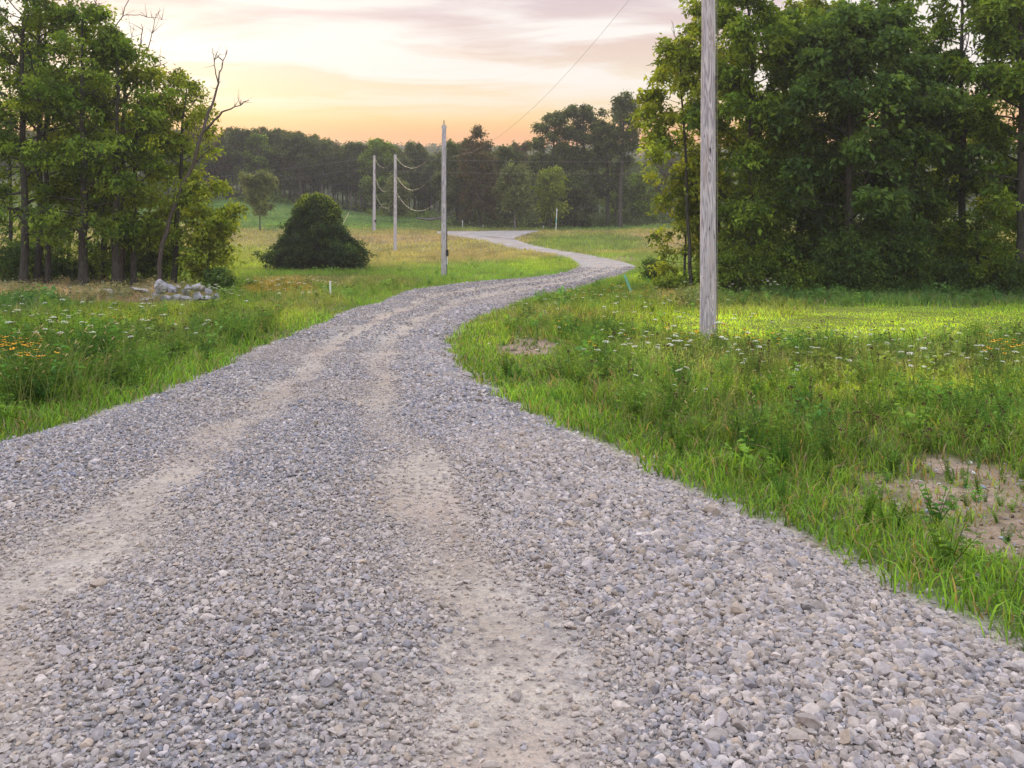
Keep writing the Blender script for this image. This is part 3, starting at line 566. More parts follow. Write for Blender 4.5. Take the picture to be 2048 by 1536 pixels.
V, T, c = merge(fl); tag(link('wildflowers', mesh_tris('wildflowers', V, T, M_petal, c)), 'small white and yellow wildflowers and brown seed heads in the verges', 'wildflowers', kind='stuff')

# ------------------------------------------------------------------ trees
def make_tree(seed, Hh, Rr, cb=.25, lean=(0, 0), nl=26, nleaf=16000, leaf=.17, shape='round', r0=.14, gap=0.0, palette='mid', spray=.42, up=.6, sub=6, wob=.25, kleaf=34, top=1.0):
    """returns (branches MB, leaf arrays)"""
    rng = np.random.RandomState(seed); br = MB(); nz = 11; f = np.linspace(0, 1, nz); w_ = np.cumsum(rng.normal(size=(nz, 2))*wob*Hh/60, 0); w_ -= w_[0]
    P = np.stack([lean[0]*f*Hh+w_[:, 0], lean[1]*f*Hh+w_[:, 1], f*Hh*.97], 1); rr = r0*(1-f)**.8*.95+.02*Hh/12; rr[0] *= 1.25
    br.tube(P, rr, 8); at = lambda q: np.array([np.interp(q, f, P[:, i]) for i in range(3)])
    segs = []
    for i in range(nl):
        q = cb+(.98-cb)*((i+rng.rand()*.8)/nl)**.9; hf = (q-cb)/(1-cb)
        env = {'round': (math.sin(math.pi*min(1, .16+.80*hf)))**.6, 'cone': (1-hf)**.75+.08, 'vase': .35+.75*hf**.8 if hf < .85 else .9, 'sparse': .7+.3*math.sin(9*hf)}[shape]
        L = Rr*env*rng.uniform(.62, 1.12); az = i*2.4+rng.normal()*.4; el = up*(.15+hf*1.1)+rng.normal()*.12; el = min(el, 1.35); b = at(q); d = np.array([math.cos(az)*math.cos(el), math.sin(az)*math.cos(el), math.sin(el)]); pts = [b]; dd = d.copy()
        for k in range(5): dd = dd+rng.normal(size=3)*.16+np.array([0, 0, .05]); dd /= np.linalg.norm(dd); pts.append(pts[-1]+dd*L/5)
        pts = np.array(pts); rb = max(.012, r0*.42*(1-q)**.6)*Hh/12; br.tube(pts, np.linspace(rb, .008, 6), 5, (1, 1, 1), False)
        for s in range(sub):
            g = rng.uniform(.3, 1.0); o = np.array([np.interp(g*5, range(6), pts[:, j]) for j in range(3)]); sd_ = dd+rng.normal(size=3)*.7; sd_[2] += .12; sd_ /= np.linalg.norm(sd_); sl = L*rng.uniform(.22, .5)*(1.25-g*.6)+.15
            e = o+sd_*sl; m = (o+e)/2+rng.normal(size=3)*.06*sl; br.tube([o, m, e], [rb*.4+.004, .008, .004], 3, (1, 1, 1), False); segs.append((o, m, e))
        segs.append((pts[3], pts[4], pts[5]))
    S = np.array(segs); ns = max(1, nleaf//kleaf); k = rng.randint(0, len(S), ns); gap = max(gap, .3)
    if gap > 0: kill = (rng.rand(len(S)) < gap) & (np.arange(len(S)) > 3); k = rng.choice(np.nonzero(~kill)[0], ns)
    u = rng.uniform(.35, 1.05, ns)[:, None]; cen = S[k, 0]*(1-u)+S[k, 2]*u+rng.normal(size=(ns, 3))*spray*.28
    cl = sprays(cen, rng, spray, leaf, kleaf, palette, axis=P[:, :2].mean(0))
    return br, cl
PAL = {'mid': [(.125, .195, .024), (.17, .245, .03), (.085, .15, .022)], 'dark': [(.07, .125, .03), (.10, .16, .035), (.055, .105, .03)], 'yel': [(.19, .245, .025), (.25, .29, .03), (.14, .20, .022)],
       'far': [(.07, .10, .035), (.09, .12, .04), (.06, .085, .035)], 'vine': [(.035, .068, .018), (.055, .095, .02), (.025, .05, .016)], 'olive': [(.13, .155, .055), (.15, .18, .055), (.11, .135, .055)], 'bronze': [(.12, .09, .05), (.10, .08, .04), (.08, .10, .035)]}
def sprays(cen, rng, spray, leaf, kl, palette, axis=(0, 0)):
    ns = len(cen); pal = np.array(PAL[palette]); sc = pal[rng.randint(0, 3, ns)]*rng.uniform(.55, 1.6, (ns, 1)); n = ns*kl; off = rng.normal(size=(ns, kl, 3))*np.array([.46, .46, .2])*spray*rng.uniform(.6, 1.25, (ns, 1, 1))
    out = cen-np.array([axis[0], axis[1], 0])[None]; out[:, 2] = 0; out /= np.linalg.norm(out, axis=1)[:, None]+1e-6; P = (cen[:, None, :]+off-out[:, None, :]*0).reshape(-1, 3)
    P[:, 2] -= (off[..., 0]**2+off[..., 1]**2).reshape(-1)*.5/max(spray, .1)
    D = np.repeat(out, kl, 0)*.5+rng.normal(size=(n, 3))*.75; D[:, 2] -= .15; D /= np.linalg.norm(D, axis=1)[:, None]; L = leaf*rng.uniform(.6, 1.3, n)
    return leafquads(P, D, L, L*rng.uniform(.42, .62, n), np.repeat(sc, kl, 0)*rng.uniform(.75, 1.3, (n, 1)), rng, .15)
def plant_tree(name, base, br, cl, label, cat='tree', group=None, bark=None, crown='crown', trunk='trunk', rz=0.0):
    t = empty(name, tuple(base), rz); tag(t, label, cat, group); b = br.build(trunk, bark or M_bark, t, True, False)
    cr = link(crown, mesh_tris(crown, *cl[:2], M_leaf, cl[2]), t) if cl is not None else None; return t
def ht(base, py):  # height that reaches picture row py above this base
    return EYE-(py-HZ)/F*base[1]-base[2]
def at_d(px, d):
    x = (px-1024)/F*d; return np.array([x, d, float(H(x, d))])
# --- the grove beyond the rock pile
G1 = 'trees of the grove behind the rock pile'
LEFT = [
 (408, 39, 412, 70, .08, dict(palette='yel', nleaf=8000, r0=.06, gap=.5, shape='sparse', nl=16, lean=(.12, 0)), 'low yellow green sapling beside the rock pile'),  # px, distance, top row, crown px, crown base, kwargs, label
 (46, 38, -110, 140, .14, dict(palette='mid', gap=.5, nleaf=10500, r0=.17), 'tall leafy tree at the outer end of the grove, thick dark trunk'),
 (75, 40, -130, 135, .26, dict(palette='mid', gap=.5, nleaf=9500, r0=.15, lean=(.01, 0)), 'tall green tree with a trunk close beside a twin trunk'),
 (97, 39, -60, 115, .26, dict(palette='yel', gap=.5, nleaf=7500, r0=.13, lean=(-.02, 0)), 'slim tall tree with yellowish leaves in the grove'),
 (167, 38, 5, 130, .16, dict(palette='mid', gap=.5, nleaf=10000, r0=.2, lean=(-.015, 0)), 'thick trunked tree in the middle of the grove'),
 (205, 41, 70, 90, .25, dict(palette='yel', gap=.45, nleaf=8000, r0=.11, lean=(.02, 0)), 'thin tree next to the thick trunked one'),
 (230, 38, 60, 90, .2, dict(palette='mid', gap=.45, nleaf=8000, r0=.16, lean=(.012, 0)), 'pale straight trunked tree topped with bare twigs in the grove'),
 (268, 39, 130, 85, .18, dict(palette='yel', gap=.45, nleaf=7500, r0=.14, lean=(.04, 0)), 'medium tree behind the flat stone slab'),
 (345, 40, 150, 90, .16, dict(palette='yel', gap=.45, nleaf=9500, r0=.13, lean=(.06, .0)), 'leaning tree with yellow green crown behind the rock pile'),
 (20, 45, 60, 150, .12, dict(palette='dark', nleaf=9000, r0=.1), 'dark low branched tree behind the tallest grove trunks'),
 (135, 46, 150, 130, .12, dict(palette='mid', nleaf=8500, r0=.09), 'bushy understorey tree between the paired and the thick trunks'),
 (300, 44, 250, 90, .16, dict(palette='mid', nleaf=9000, r0=.08), 'shorter bushy tree filling the inner edge of the grove'),
 (210, 43, 240, 90, .20, dict(palette='dark', nleaf=8000, r0=.08), 'shaded small tree under the middle of the grove')]
for i, (px, d, top, cpx, cb, kw, lab) in enumerate(LEFT):
    b = at_d(px, d); h = ht(b, top); Rr = cpx*d/F; br, cl = make_tree(100+i, h, Rr, cb, nl=kw.pop('nl', 26), sub=6, leaf=.2, up=.55, spray=.5, **kw); plant_tree('grove_tree', b, br, cl, lab)
def shrub(seed, Rr, Hh, n, palette, leaf=.12, name='shrub', base=(0, 0, 0), label='', spray=.3, cat='shrub', group=None, flat=1.0):
    rng = np.random.RandomState(seed); br = MB(); cen = []
    ns = n//26
    for s in range(max(5, int(9))):
        a = rng.rand()*6.28; e = np.array([math.cos(a)*Rr*.6*rng.rand(), math.sin(a)*Rr*.6*rng.rand(), Hh*rng.uniform(.6, .95)]); br.tube([(0.05*math.cos(a), .05*math.sin(a), -.02), e*.5+rng.normal(size=3)*.05, e], [.03, .018, .006], 4, (1, 1, 1), False)
    v = rng.normal(size=(ns, 3)); v /= np.linalg.norm(v, axis=1)[:, None]; r = rng.rand(ns)[:, None]**.4; v = v*r; lump = .78+.4*fbm(v[:, 0]*3+9, v[:, 2]*3+v[:, 1]*2, seed)
    cen = np.stack([v[:, 0]*Rr*lump, v[:, 1]*Rr*lump, (v[:, 2]*.5+.5)*Hh*.95*lump+.03], 1); cl = sprays(cen, rng, spray, leaf, 26, palette)
    t = empty(name, tuple(base)); tag(t, label, cat, group); br.build('stem', M_bark, t, True, False); link('foliage', mesh_tris('foliage', *cl[:2], M_leaf, cl[2]), t); return t
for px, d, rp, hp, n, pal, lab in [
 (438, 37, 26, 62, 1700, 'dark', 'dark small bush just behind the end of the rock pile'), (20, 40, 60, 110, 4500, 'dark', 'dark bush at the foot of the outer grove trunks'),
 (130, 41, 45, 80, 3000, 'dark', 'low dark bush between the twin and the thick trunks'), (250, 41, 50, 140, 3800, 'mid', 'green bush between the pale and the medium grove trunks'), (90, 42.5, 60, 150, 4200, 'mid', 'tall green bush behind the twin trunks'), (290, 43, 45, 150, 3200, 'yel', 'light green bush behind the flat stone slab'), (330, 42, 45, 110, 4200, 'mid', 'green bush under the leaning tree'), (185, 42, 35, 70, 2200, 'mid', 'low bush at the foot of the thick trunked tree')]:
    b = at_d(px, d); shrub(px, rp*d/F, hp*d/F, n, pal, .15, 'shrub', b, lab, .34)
# --- dead snag with two bare forks, and bare leaders above the grove
def px3(px, py, d): return np.array([(px-1024)/F*d, d, EYE-(py-HZ)/F*d])
def snag(name, d, lines, label, rng):
    b = at_d(lines[0][0][0], d); t = empty(name, tuple(b)); tag(t, label, 'dead tree'); 
    for k, (pts, r0, r1) in enumerate([(l[:-2], l[-2], l[-1]) for l in lines]):
        P = np.array([px3(p[0], p[1], d+(i*.12 if k % 2 else -i*.1)) for i, p in enumerate(pts)])-b
        if k == 0: P[0] = (0, 0, -.05)
        P = resamp(P, len(pts)*3); P[1:-1] += rng.normal(size=P[1:-1].shape)*.025; mb = MB(); mb.tube(P, np.linspace(r0, r1, len(P)), 7)
        for j in range(7 if k else 3):
            i0 = rng.randint(len(P)//2, len(P)-1); e = P[i0]+rng.normal(size=3)*np.array([.35, .3, .25])+np.array([0, 0, .35]); mb.tube([P[i0], (P[i0]+e)/2+rng.normal(size=3)*.05, e], [r1+.008, .008, .004], 4, (1, 1, 1), False)
        mb.build('trunk' if k == 0 else 'branch', M_dead, t, True, False)
    return t
rs = np.random.RandomState(3)
snag('dead_tree', 38.5, [[(318, 572), (322, 500), (345, 420), (385, 330), (408, 258), .11, .07], [(408, 258), (420, 215), (436, 172), (437, 150), (455, 100), .075, .012], [(408, 262), (440, 228), (470, 212), (498, 201), .065, .012], [(436, 165), (428, 130), (424, 95), .03, .008], [(385, 330), (420, 300), (440, 290), .04, .01]], 'leaning dead tree with bare forked branches above the grove', rs)
snag('dead_tree', 39.5, [[(243, 565), (246, 400), (246, 250), (250, 170), .13, .07], [(250, 170), (275, 130), (285, 60), (283, 48), .06, .012], [(248, 200), (300, 140), (335, 125), .05, .012], [(246, 180), (215, 80), (250, 20), (270, -20), .05, .012], [(230, 60), (200, 30), (185, -15), .03, .01], [(250, 30), (280, 30), (335, 40), .02, .006], [(240, 120), (205, 60), (190, 20), (195, -20), .035, .01], [(262, 148), (300, 90), (310, 40), (322, 20), .035, .008], [(205, 60), (175, 30), (168, 5), .02, .006], [(275, 130), (262, 90), (268, 50), .025, .006]], 'upright dead tree with thin bare leaders showing over the grove', rs)
# --- vine covered dome, with its own profile
def dome():
    b = Gpx(616, 543); b = np.array([b[0], b[1]+2.5, H(b[0], b[1]+2.5)]); rng = np.random.RandomState(8); n = 4600; d = b[1]; Hh = ht(b, 388)
    zf = rng.rand(n)**1.25; prof = np.interp(zf, [0, .1, .22, .36, .5, .65, .8, .92, 1], [.9, 1.0, 1.0, .86, .64, .55, .48, .35, .17])*90*d/F
    a = rng.rand(n)*6.283; lump = .62+.74*fbm(np.cos(a)*2.8+5, np.sin(a)*2.8+zf*8, 4); zf = np.clip(zf, 0, 1); rad = prof*lump*(1-.55*rng.rand(n)**2.2)*(1+.28*rng.rand(n)**9)
    kp = (fbm(np.cos(a)*3+7, np.sin(a)*3+zf*9+2, 14) > .40) | (rad < prof*.62); a, zf, rad, prof = a[kp], zf[kp], rad[kp], prof[kp]
    cen = np.stack([np.cos(a)*rad, np.sin(a)*rad*.95, zf*Hh*.97*(.93+.14*fbm(np.cos(a)*2+3, np.sin(a)*2+9, 6))+.02], 1); cl = sprays(cen, rng, .3, .17, 24, 'vine')
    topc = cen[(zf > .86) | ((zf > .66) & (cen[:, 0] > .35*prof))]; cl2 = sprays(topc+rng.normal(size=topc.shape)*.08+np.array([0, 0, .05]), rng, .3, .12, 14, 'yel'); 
    t = empty('vine_covered_tree', tuple(b)); tag(t, 'dark dome shaped tree smothered in vines standing alone in the meadow', 'tree'); br = MB(); br.tube([(0, 0, 0), (.1, 0, Hh*.5), (0, 0, Hh*.85)], [.2, .14, .05], 8)
    for i in range(22):
        aa = i*2.4; z0 = .3+i*.17; L = np.interp(z0/Hh, [0, .4, 1], [2.7, 1.7, .5]); br.tube([(0, 0, z0*.9), (math.cos(aa)*L*.5, math.sin(aa)*L*.5, z0), (math.cos(aa)*L, math.sin(aa)*L, z0+.1)], [.06, .04, .015], 4, (1, 1, 1), False)
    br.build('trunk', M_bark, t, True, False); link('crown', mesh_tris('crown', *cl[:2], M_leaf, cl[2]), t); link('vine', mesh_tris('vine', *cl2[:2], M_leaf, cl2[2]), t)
dome()
# --- small lone tree in the meadow
b = Gpx(520, 461); b[2] = H(b[0], b[1]); br, cl = make_tree(77, ht(b, 357), 38*b[1]/F, .38, nl=22, sub=5, nleaf=8000, leaf=.3, palette='olive', spray=.5, r0=.07, up=.9, kleaf=20, shape='round'); plant_tree('meadow_tree', b, br, cl, 'small round crowned tree standing alone in the hazy meadow')
# --- the thicket on the other side
RIGHT = [
 (1385, 36, 60, 88, .42, dict(palette='yel', nleaf=9000, r0=.075, shape='round', lean=(-.05, 0), gap=.2, nl=26), 'thin leaning tree with open yellow green crown beside the big pole'),
 (1370, 38, 330, 75, .18, dict(palette='yel', nleaf=6500, r0=.06, shape='cone', nl=20), 'low branching yellow green tree at the roadside end of the thicket'),
 (1495, 35, -70, 120, .13, dict(palette='mid', nleaf=19000, r0=.14), 'tall green tree directly behind the big pole'),
 (1440, 39, -20, 95, .30, dict(palette='yel', nleaf=12000, r0=.12, lean=(-.02, 0)), 'tall tree with backlit leaves peeping past the big pole'),
 (1600, 36, 15, 130, .10, dict(palette='mid', nleaf=19000, r0=.15), 'tall leafy tree between the pole and the dark cone shaped tree'),
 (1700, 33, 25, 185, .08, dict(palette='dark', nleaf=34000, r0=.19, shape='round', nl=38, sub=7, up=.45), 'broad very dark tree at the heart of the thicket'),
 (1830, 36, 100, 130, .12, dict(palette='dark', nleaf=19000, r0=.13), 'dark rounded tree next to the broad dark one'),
 (1640, 40, 0, 130, .3, dict(palette='yel', nleaf=14000, r0=.13), 'yellow topped tree rising behind the broad dark one'),
 (1930, 35, -90, 150, .34, dict(palette='mid', nleaf=13000, r0=.15, gap=.5), 'tall tree with open branches letting the sky through'),
 (2040, 33, -60, 130, .22, dict(palette='mid', nleaf=15000, r0=.16), 'outermost tall tree of the thicket with a dark trunk'),
 (2110, 36, -60, 140, .2, dict(palette='mid', nleaf=12000, r0=.14), 'tree partly cut off at the end of the thicket'),
 (1960, 40, 240, 120, .12, dict(palette='yel', nleaf=11000, r0=.09), 'low bushy yellow green tree under the open branched one'),
 (1560, 38, 200, 110, .12, dict(palette='mid', nleaf=13000, r0=.09), 'bushy tree filling the gap under the tall crowns'),
 (1760, 39, -10, 110, .25, dict(palette='mid', nleaf=12000, r0=.11), 'tree whose yellow green top shows over the dark crowns')]
for i, (px, d, top, cpx, cb, kw, lab) in enumerate(RIGHT):
    b = at_d(px, d); h = ht(b, top); Rr = cpx*d/F; k2 = dict(leaf=.23, up=.55, spray=.5, sub=5, nl=28); k2.update(kw); br, cl = make_tree(300+i, h, Rr, cb, **k2); plant_tree('thicket_tree', b, br, cl, lab)
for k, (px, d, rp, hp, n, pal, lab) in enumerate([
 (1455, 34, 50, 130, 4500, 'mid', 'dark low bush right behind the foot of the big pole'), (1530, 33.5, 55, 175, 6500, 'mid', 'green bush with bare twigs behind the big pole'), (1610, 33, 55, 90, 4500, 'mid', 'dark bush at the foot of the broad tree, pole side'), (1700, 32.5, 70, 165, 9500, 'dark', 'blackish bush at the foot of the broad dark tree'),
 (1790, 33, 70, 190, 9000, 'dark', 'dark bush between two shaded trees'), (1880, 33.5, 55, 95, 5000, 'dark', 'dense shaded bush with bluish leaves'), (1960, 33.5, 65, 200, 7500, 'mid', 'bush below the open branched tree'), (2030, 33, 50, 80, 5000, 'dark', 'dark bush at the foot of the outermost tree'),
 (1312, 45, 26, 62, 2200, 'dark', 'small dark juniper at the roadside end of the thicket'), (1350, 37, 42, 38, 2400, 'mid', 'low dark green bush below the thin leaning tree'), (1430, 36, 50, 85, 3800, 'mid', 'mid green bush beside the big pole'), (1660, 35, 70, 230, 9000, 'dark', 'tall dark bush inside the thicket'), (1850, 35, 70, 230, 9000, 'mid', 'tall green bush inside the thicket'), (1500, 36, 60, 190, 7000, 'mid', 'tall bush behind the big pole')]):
    b = at_d(px, d); shrub(500+k, rp*d/F, hp*d/F, n, pal, .14, 'shrub', b, lab, .34)

# ------------------------------------------------------------------ middle distance trees
MID = [
 (1105, 128, 228, 50, .35, 'far', 15, 'tall dark tree, first of the tall trio beyond the far bend', .3), (1170, 130, 212, 52, .32, 'far', 15, 'tall dark tree in the middle of the trio beyond the far bend', .28), (1215, 127, 245, 45, .25, 'far', 13, 'dark rounded tree leaning into its neighbours beyond the far bend', .28),
 (1240, 124, 186, 34, .52, 'far', 8, 'tallest slim tree with a tuft of crown and bare lower trunk', .3), (1030, 118, 340, 34, .35, 'olive', 9, 'small olive tree with pale bare twigs by the far bend', .12), (1100, 121, 342, 32, .2, 'yel', 9, 'small yellow green tree below the tall trio', .12),
 (960, 126, 275, 52, .1, 'bronze', 14, 'dark tree with reddish lower leaves beyond the road', .25), (915, 130, 290, 45, .12, 'far', 13, 'dark tree just beside the middle pole', .25), (1150, 124, 350, 40, .1, 'far', 9, 'low dark tree under the tall trio', .2), (1010, 131, 300, 45, .1, 'far', 12, 'dark tree behind the small olive tree', .2),
 (1230, 135, 350, 45, .1, 'mid', 9, 'low green tree beyond the slim tall one', .15), (795, 135, 365, 26, .25, 'olive', 7, 'small olive tree at the wood edge behind the poles', .12), (1290, 133, 350, 40, .1, 'mid', 9, 'low green tree near the end of the thicket', .15)]
for i, (px, d, top, cpx, cb, pal, nk, lab, r0) in enumerate(MID):
    b = at_d(px, d); br, cl = make_tree(700+i, ht(b, top), cpx*d/F, cb, nl=24, sub=4, nleaf=nk*900, leaf=.42, palette=pal, spray=.85, r0=r0, kleaf=18, wob=.4); plant_tree('field_edge_tree', b, br, cl, lab, bark=M_pale if pal == 'olive' else M_bark)
# --- wood: individually placed copies of six built trees
rw = np.random.RandomState(12)
PROT = []
for i in range(7):
    br, cl = make_tree(900+i, 12, 3.0, (.38, .42, .3, .45, .35, .12, .4)[i], nl=20, sub=3, nleaf=6500, leaf=.42, palette=('far', 'far', 'olive', 'far', 'bronze', 'mid', 'far')[i], spray=.8, r0=.17, kleaf=16, shape='round', wob=.5)
    PROT.append((mesh_tris('trunk', *br.arrays()[:2], M_pale if i % 2 else M_bark, None, True), mesh_tris('crown', *cl[:2], M_leaf, cl[2])))
wood = []
for px in np.arange(330, 1060, 8.5): wood.append((px+rw.normal()*4, rw.uniform(150, 165), 1))
for px in np.arange(300, 1400, 15): wood.append((px+rw.normal()*6, rw.uniform(166, 185), 1))
for px in np.arange(280, 1420, 21): wood.append((px+rw.normal()*8, rw.uniform(190, 215), 1))
for px in np.arange(1060, 1400, 16): wood.append((px+rw.normal()*6, rw.uniform(146, 162), .55))
for px in np.arange(-460, 330, 32): wood.append((px+rw.normal()*6, rw.uniform(150, 180), .95))
for px in np.arange(1420, 2200, 45): wood.append((px+rw.normal()*6, rw.uniform(110, 140), .6))
print('wood', len(wood))
for px, d, s in wood:
    k = rw.randint(7); b = at_d(px, d)
    if s == 1: s = .93 if px > 700 else .86
    t = empty('wood_edge_tree', tuple(b), rw.rand()*6.28); sc = s*rw.uniform(.74, 1.18); t.scale = (sc*rw.uniform(.9, 1.1),)*2+(sc,)
    tag(t, 'tall dusky tree of the far wood behind the meadow', 'tree', 'trees of the far wood'); link('trunk', PROT[k][0], t); link('crown', PROT[k][1], t)
# --- undergrowth of the wood and the forest on the distant ridge, which read as masses
def mass(name, pts, hts, rads, nl, leaf, palette, label, seed):
    rng = np.random.RandomState(seed); parts = []
    pal = np.array(PAL[palette]); m = len(pts); v = rng.normal(size=(m, nl, 3)); v /= np.linalg.norm(v, axis=2)[..., None]; v[..., 2] = abs(v[..., 2])*1.0-.25; r = rng.uniform(.65, 1.08, (m, nl, 1))
    P = pts[:, None, :]+v*r*np.stack([rads, rads, hts], 1)[:, None, :]; n = m*nl; P = P.reshape(-1, 3); D = rng.normal(size=(n, 3)); D /= np.linalg.norm(D, axis=1)[:, None]; L = leaf*rng.uniform(.6, 1.3, n)
    cc = np.repeat(pal[rng.randint(0, 3, m)]*rng.uniform(.7, 1.3, (m, 1)), nl, 0)*rng.uniform(.8, 1.25, (n, 1)); q = leafquads(P, D, L, L*.6, cc, rng)
    tag(link(name, mesh_tris(name, *q[:2], M_leaf, q[2])), label, 'trees' if 'wood' in name else 'undergrowth', kind='stuff')
n = 2600; y = rw.uniform(230, 640, n); x = rw.uniform(-1, 1, n)*.75*y; z = H(x, y); hh = rw.uniform(5, 8, n); mass('distant_woodland', np.stack([x, y, z+4], 1), hh, hh*.8, 60, 1.7, 'far', 'hazy wooded ridge rising beyond the meadow', 21)
n = 520; y = rw.uniform(147, 175, n); px = rw.uniform(-100, 1080, n); x = (px-1024)/F*y; z = H(x, y); hh = rw.uniform(.8, 2.2, n); k = rw.rand(n) < np.where(px > 800, 1, .55); x, y, z, hh = x[k], y[k], z[k], hh[k]; mass('wood_undergrowth', np.stack([x, y, z], 1), hh, hh*1.2, 60, .5, 'mid', 'green scrub growing along the foot of the far wood', 22)
n = 260; y = rw.uniform(124, 150, n); px = rw.uniform(900, 1500, n); x = (px-1024)/F*y; z = H(x, y); hh = rw.uniform(.8, 2.6, n); mass('field_edge_undergrowth', np.stack([x, y, z], 1), hh, hh*1.1, 70, .4, 'far', 'dark scrub along the field edge beyond the far bend', 23)

# ------------------------------------------------------------------ utility poles
def pole(px, py, d, top_py, r0, r1, label, extras=None, lean=0.0):
    b = at_d(px, d); h = ht(b, top_py); t = empty('utility_pole', tuple(b)); tag(t, label, 'utility pole'); mb = MB(); f = np.linspace(0, 1, 14)
    rng = np.random.RandomState(int(px)); P = np.stack([lean*f*h+rng.normal(size=14)*.004, rng.normal(size=14)*.004, -.3+f*(h+.3)], 1); mb.tube(P, r0+(r1-r0)*f, 20); mb.build('shaft', M_wood, t, True, False)
    if extras: extras(t, b, h)
    for dz in ((.12, 1.9, 3.4) if d > 40 else (.35,)):
        for sg in (-1, 1): m2 = MB(); m2.tube([(sg*r1, -.02, h-dz), (sg*(r1+.05), -.03, h-dz)], [.02, .03], 7); m2.build('insulator', M_gal, t, False, False)
    return b, h
def ex_near(t, b, h):
    mb = MB(); mb.tube([(.17, -.10, .0), (.158, -.09, h)], .008, 6); mb.build('ground_wire', M_wire, t, True, False)
    rng = np.random.RandomState(2)
    for i in range(9):
        a = rng.uniform(-2.6, -.6); z = rng.uniform(.25, 2.2); m2 = MB(); m2.box((.167*math.cos(a), .167*math.sin(a), z), (.022, .022, .016)); m2.build('staple', M_gal, t, False, False)
def ex_mid(t, b, h):
    mb = MB(); mb.tube([(0, 0, h-.05), (0, 0, h+.28)], [.03, .025], 8); mb.build('pin', M_steel, t, True, False)
    mb = MB(); mb.tube([(.165, -.05, .0), (.165, -.05, h*.78)], .022, 8); mb.build('conduit', M_black, t, True, False)
    mb = MB(); mb.box((.2, -.06, 1.42), (.13, .12, .36)); mb.box((.2, -.13, 1.46), (.09, .03, .2)); mb.build('meter_box', M_black, t, False, False)
    mb = MB(); mb.tube([(.19, -.07, .75), (.19, -.07, 1.2)], .025, 8); mb.build('guard', M_white, t, True, False)
def ex_far(t, b, h):
    mb = MB(); mb.box((.2, -.2, 1.25), (.22, .16, .3)); mb.build('meter_box', M_black, t, False, False)
    mb = MB(); mb.tube([(-.19, -.1, 0), (-.19, -.1, 2.6)], .05, 8); mb.build('guard', M_gal, t, True, False)
def ex_none(t, b, h):
    mb = MB(); mb.tube([(0, 0, h), (0, 0, h+.16)], [.05, .03], 8); mb.build('pin', M_steel, t, True, False)
nb, nh = pole(1415.5, 680, 17.7, -225, .166, .122, 'thick weathered grey utility pole rising from the flowering verge beside the thicket', ex_near, .0015)
mbase, mh = pole(888, 555, 51, 250, .165, .125, 'middle distance utility pole with black conduit and meter box beside the road', ex_mid)
fb, fh = pole(790.5, 503, 81, 309, .16, .12, 'plain utility pole standing in the meadow between two others', ex_none)
ffb, ffh = pole(748.5, 455, 110, 311, .19, .13, 'farthest utility pole with a guy wire and a small black box', ex_far)
def wire(A, B, sag, r, label, n=24):
    A = np.asarray(A, float); B = np.asarray(B, float); f = np.linspace(0, 1, n); P = A[None]*(1-f)[:, None]+B[None]*f[:, None]; P[:, 2] -= sag*4*f*(1-f); mb = MB(); t = A.copy(); mb.tube(P, r, 5); o = mb.build('power_line', M_wire, None, True, False); tag(o, label, 'wire'); return o
pt = lambda b, h, dz, dx=0.0: (b[0]+dx, b[1], b[2]+h-dz)
wire(pt(ffb, ffh, .12), pt(fb, fh, .12), 1.25, .011, 'topmost sagging wire between the farthest pole and the plain meadow pole')
wire(pt(ffb, ffh, 2.6, .1), pt(fb, fh, 2.6, -.1), 1.3, .011, 'lower sagging wire between the farthest pole and the plain meadow pole')
wire(pt(ffb, ffh, 4.6, .1), pt(fb, fh, 4.4, -.1), 1.1, .012, 'lowest slack wire beside the farthest pole')
wire(pt(fb, fh, .12), pt(mbase, mh, 1.0, -.12), 1.3, .011, 'topmost sagging wire from the plain meadow pole to the pole with the conduit')
wire(pt(fb, fh, 1.9, .1), pt(mbase, mh, 2.1, -.12), 1.5, .011, 'second sagging wire from the plain meadow pole to the pole with the conduit')
wire(pt(fb, fh, 3.4, .1), pt(mbase, mh, 4.2, -.12), 1.2, .010, 'lowest slack wire from the plain meadow pole to the pole with the conduit')
wire(pt(mbase, mh, 1.8, .12), pt(nb, nh, .35, -.12), 1.35, .004, 'sagging wire climbing from the conduit pole towards the big near pole')
lx = px3(-200, 420, 112); wire(pt(ffb, ffh, .2), px3(-100, 398, 118), .6, .016, 'upper wire running from the farthest pole behind the grove'); wire(pt(ffb, ffh, 1.4), px3(-100, 425, 118), .6, .016, 'lower wire running from the farthest pole behind the grove')
wire(pt(ffb, ffh, .35), px3(1700, 312, 125), .6, .012, 'upper thin wire running from the farthest pole past the dark trees'); wire(pt(ffb, ffh, 1.9), px3(1700, 335, 125), .6, .012, 'lower thin wire running from the farthest pole past the dark trees')
# guy wire
ga = np.array(pt(ffb, ffh, .7)); gb = Gpx(682, 457); t = empty('guy_wire', tuple(gb)); tag(t, 'slanting guy wire with a pale guard anchoring the farthest pole', 'guy wire'); mb = MB(); mb.tube([(0, 0, 0), ga-gb], .02, 5); mb.build('cable', M_wire, t, True, False); u = (ga-gb)/np.linalg.norm(ga-gb); mb = MB(); mb.tube([u*.05+(0, -.01, 0), u*2.3+(0, -.01, 0)], .05, 8); mb.build('guard', M_yel, t, True, False)

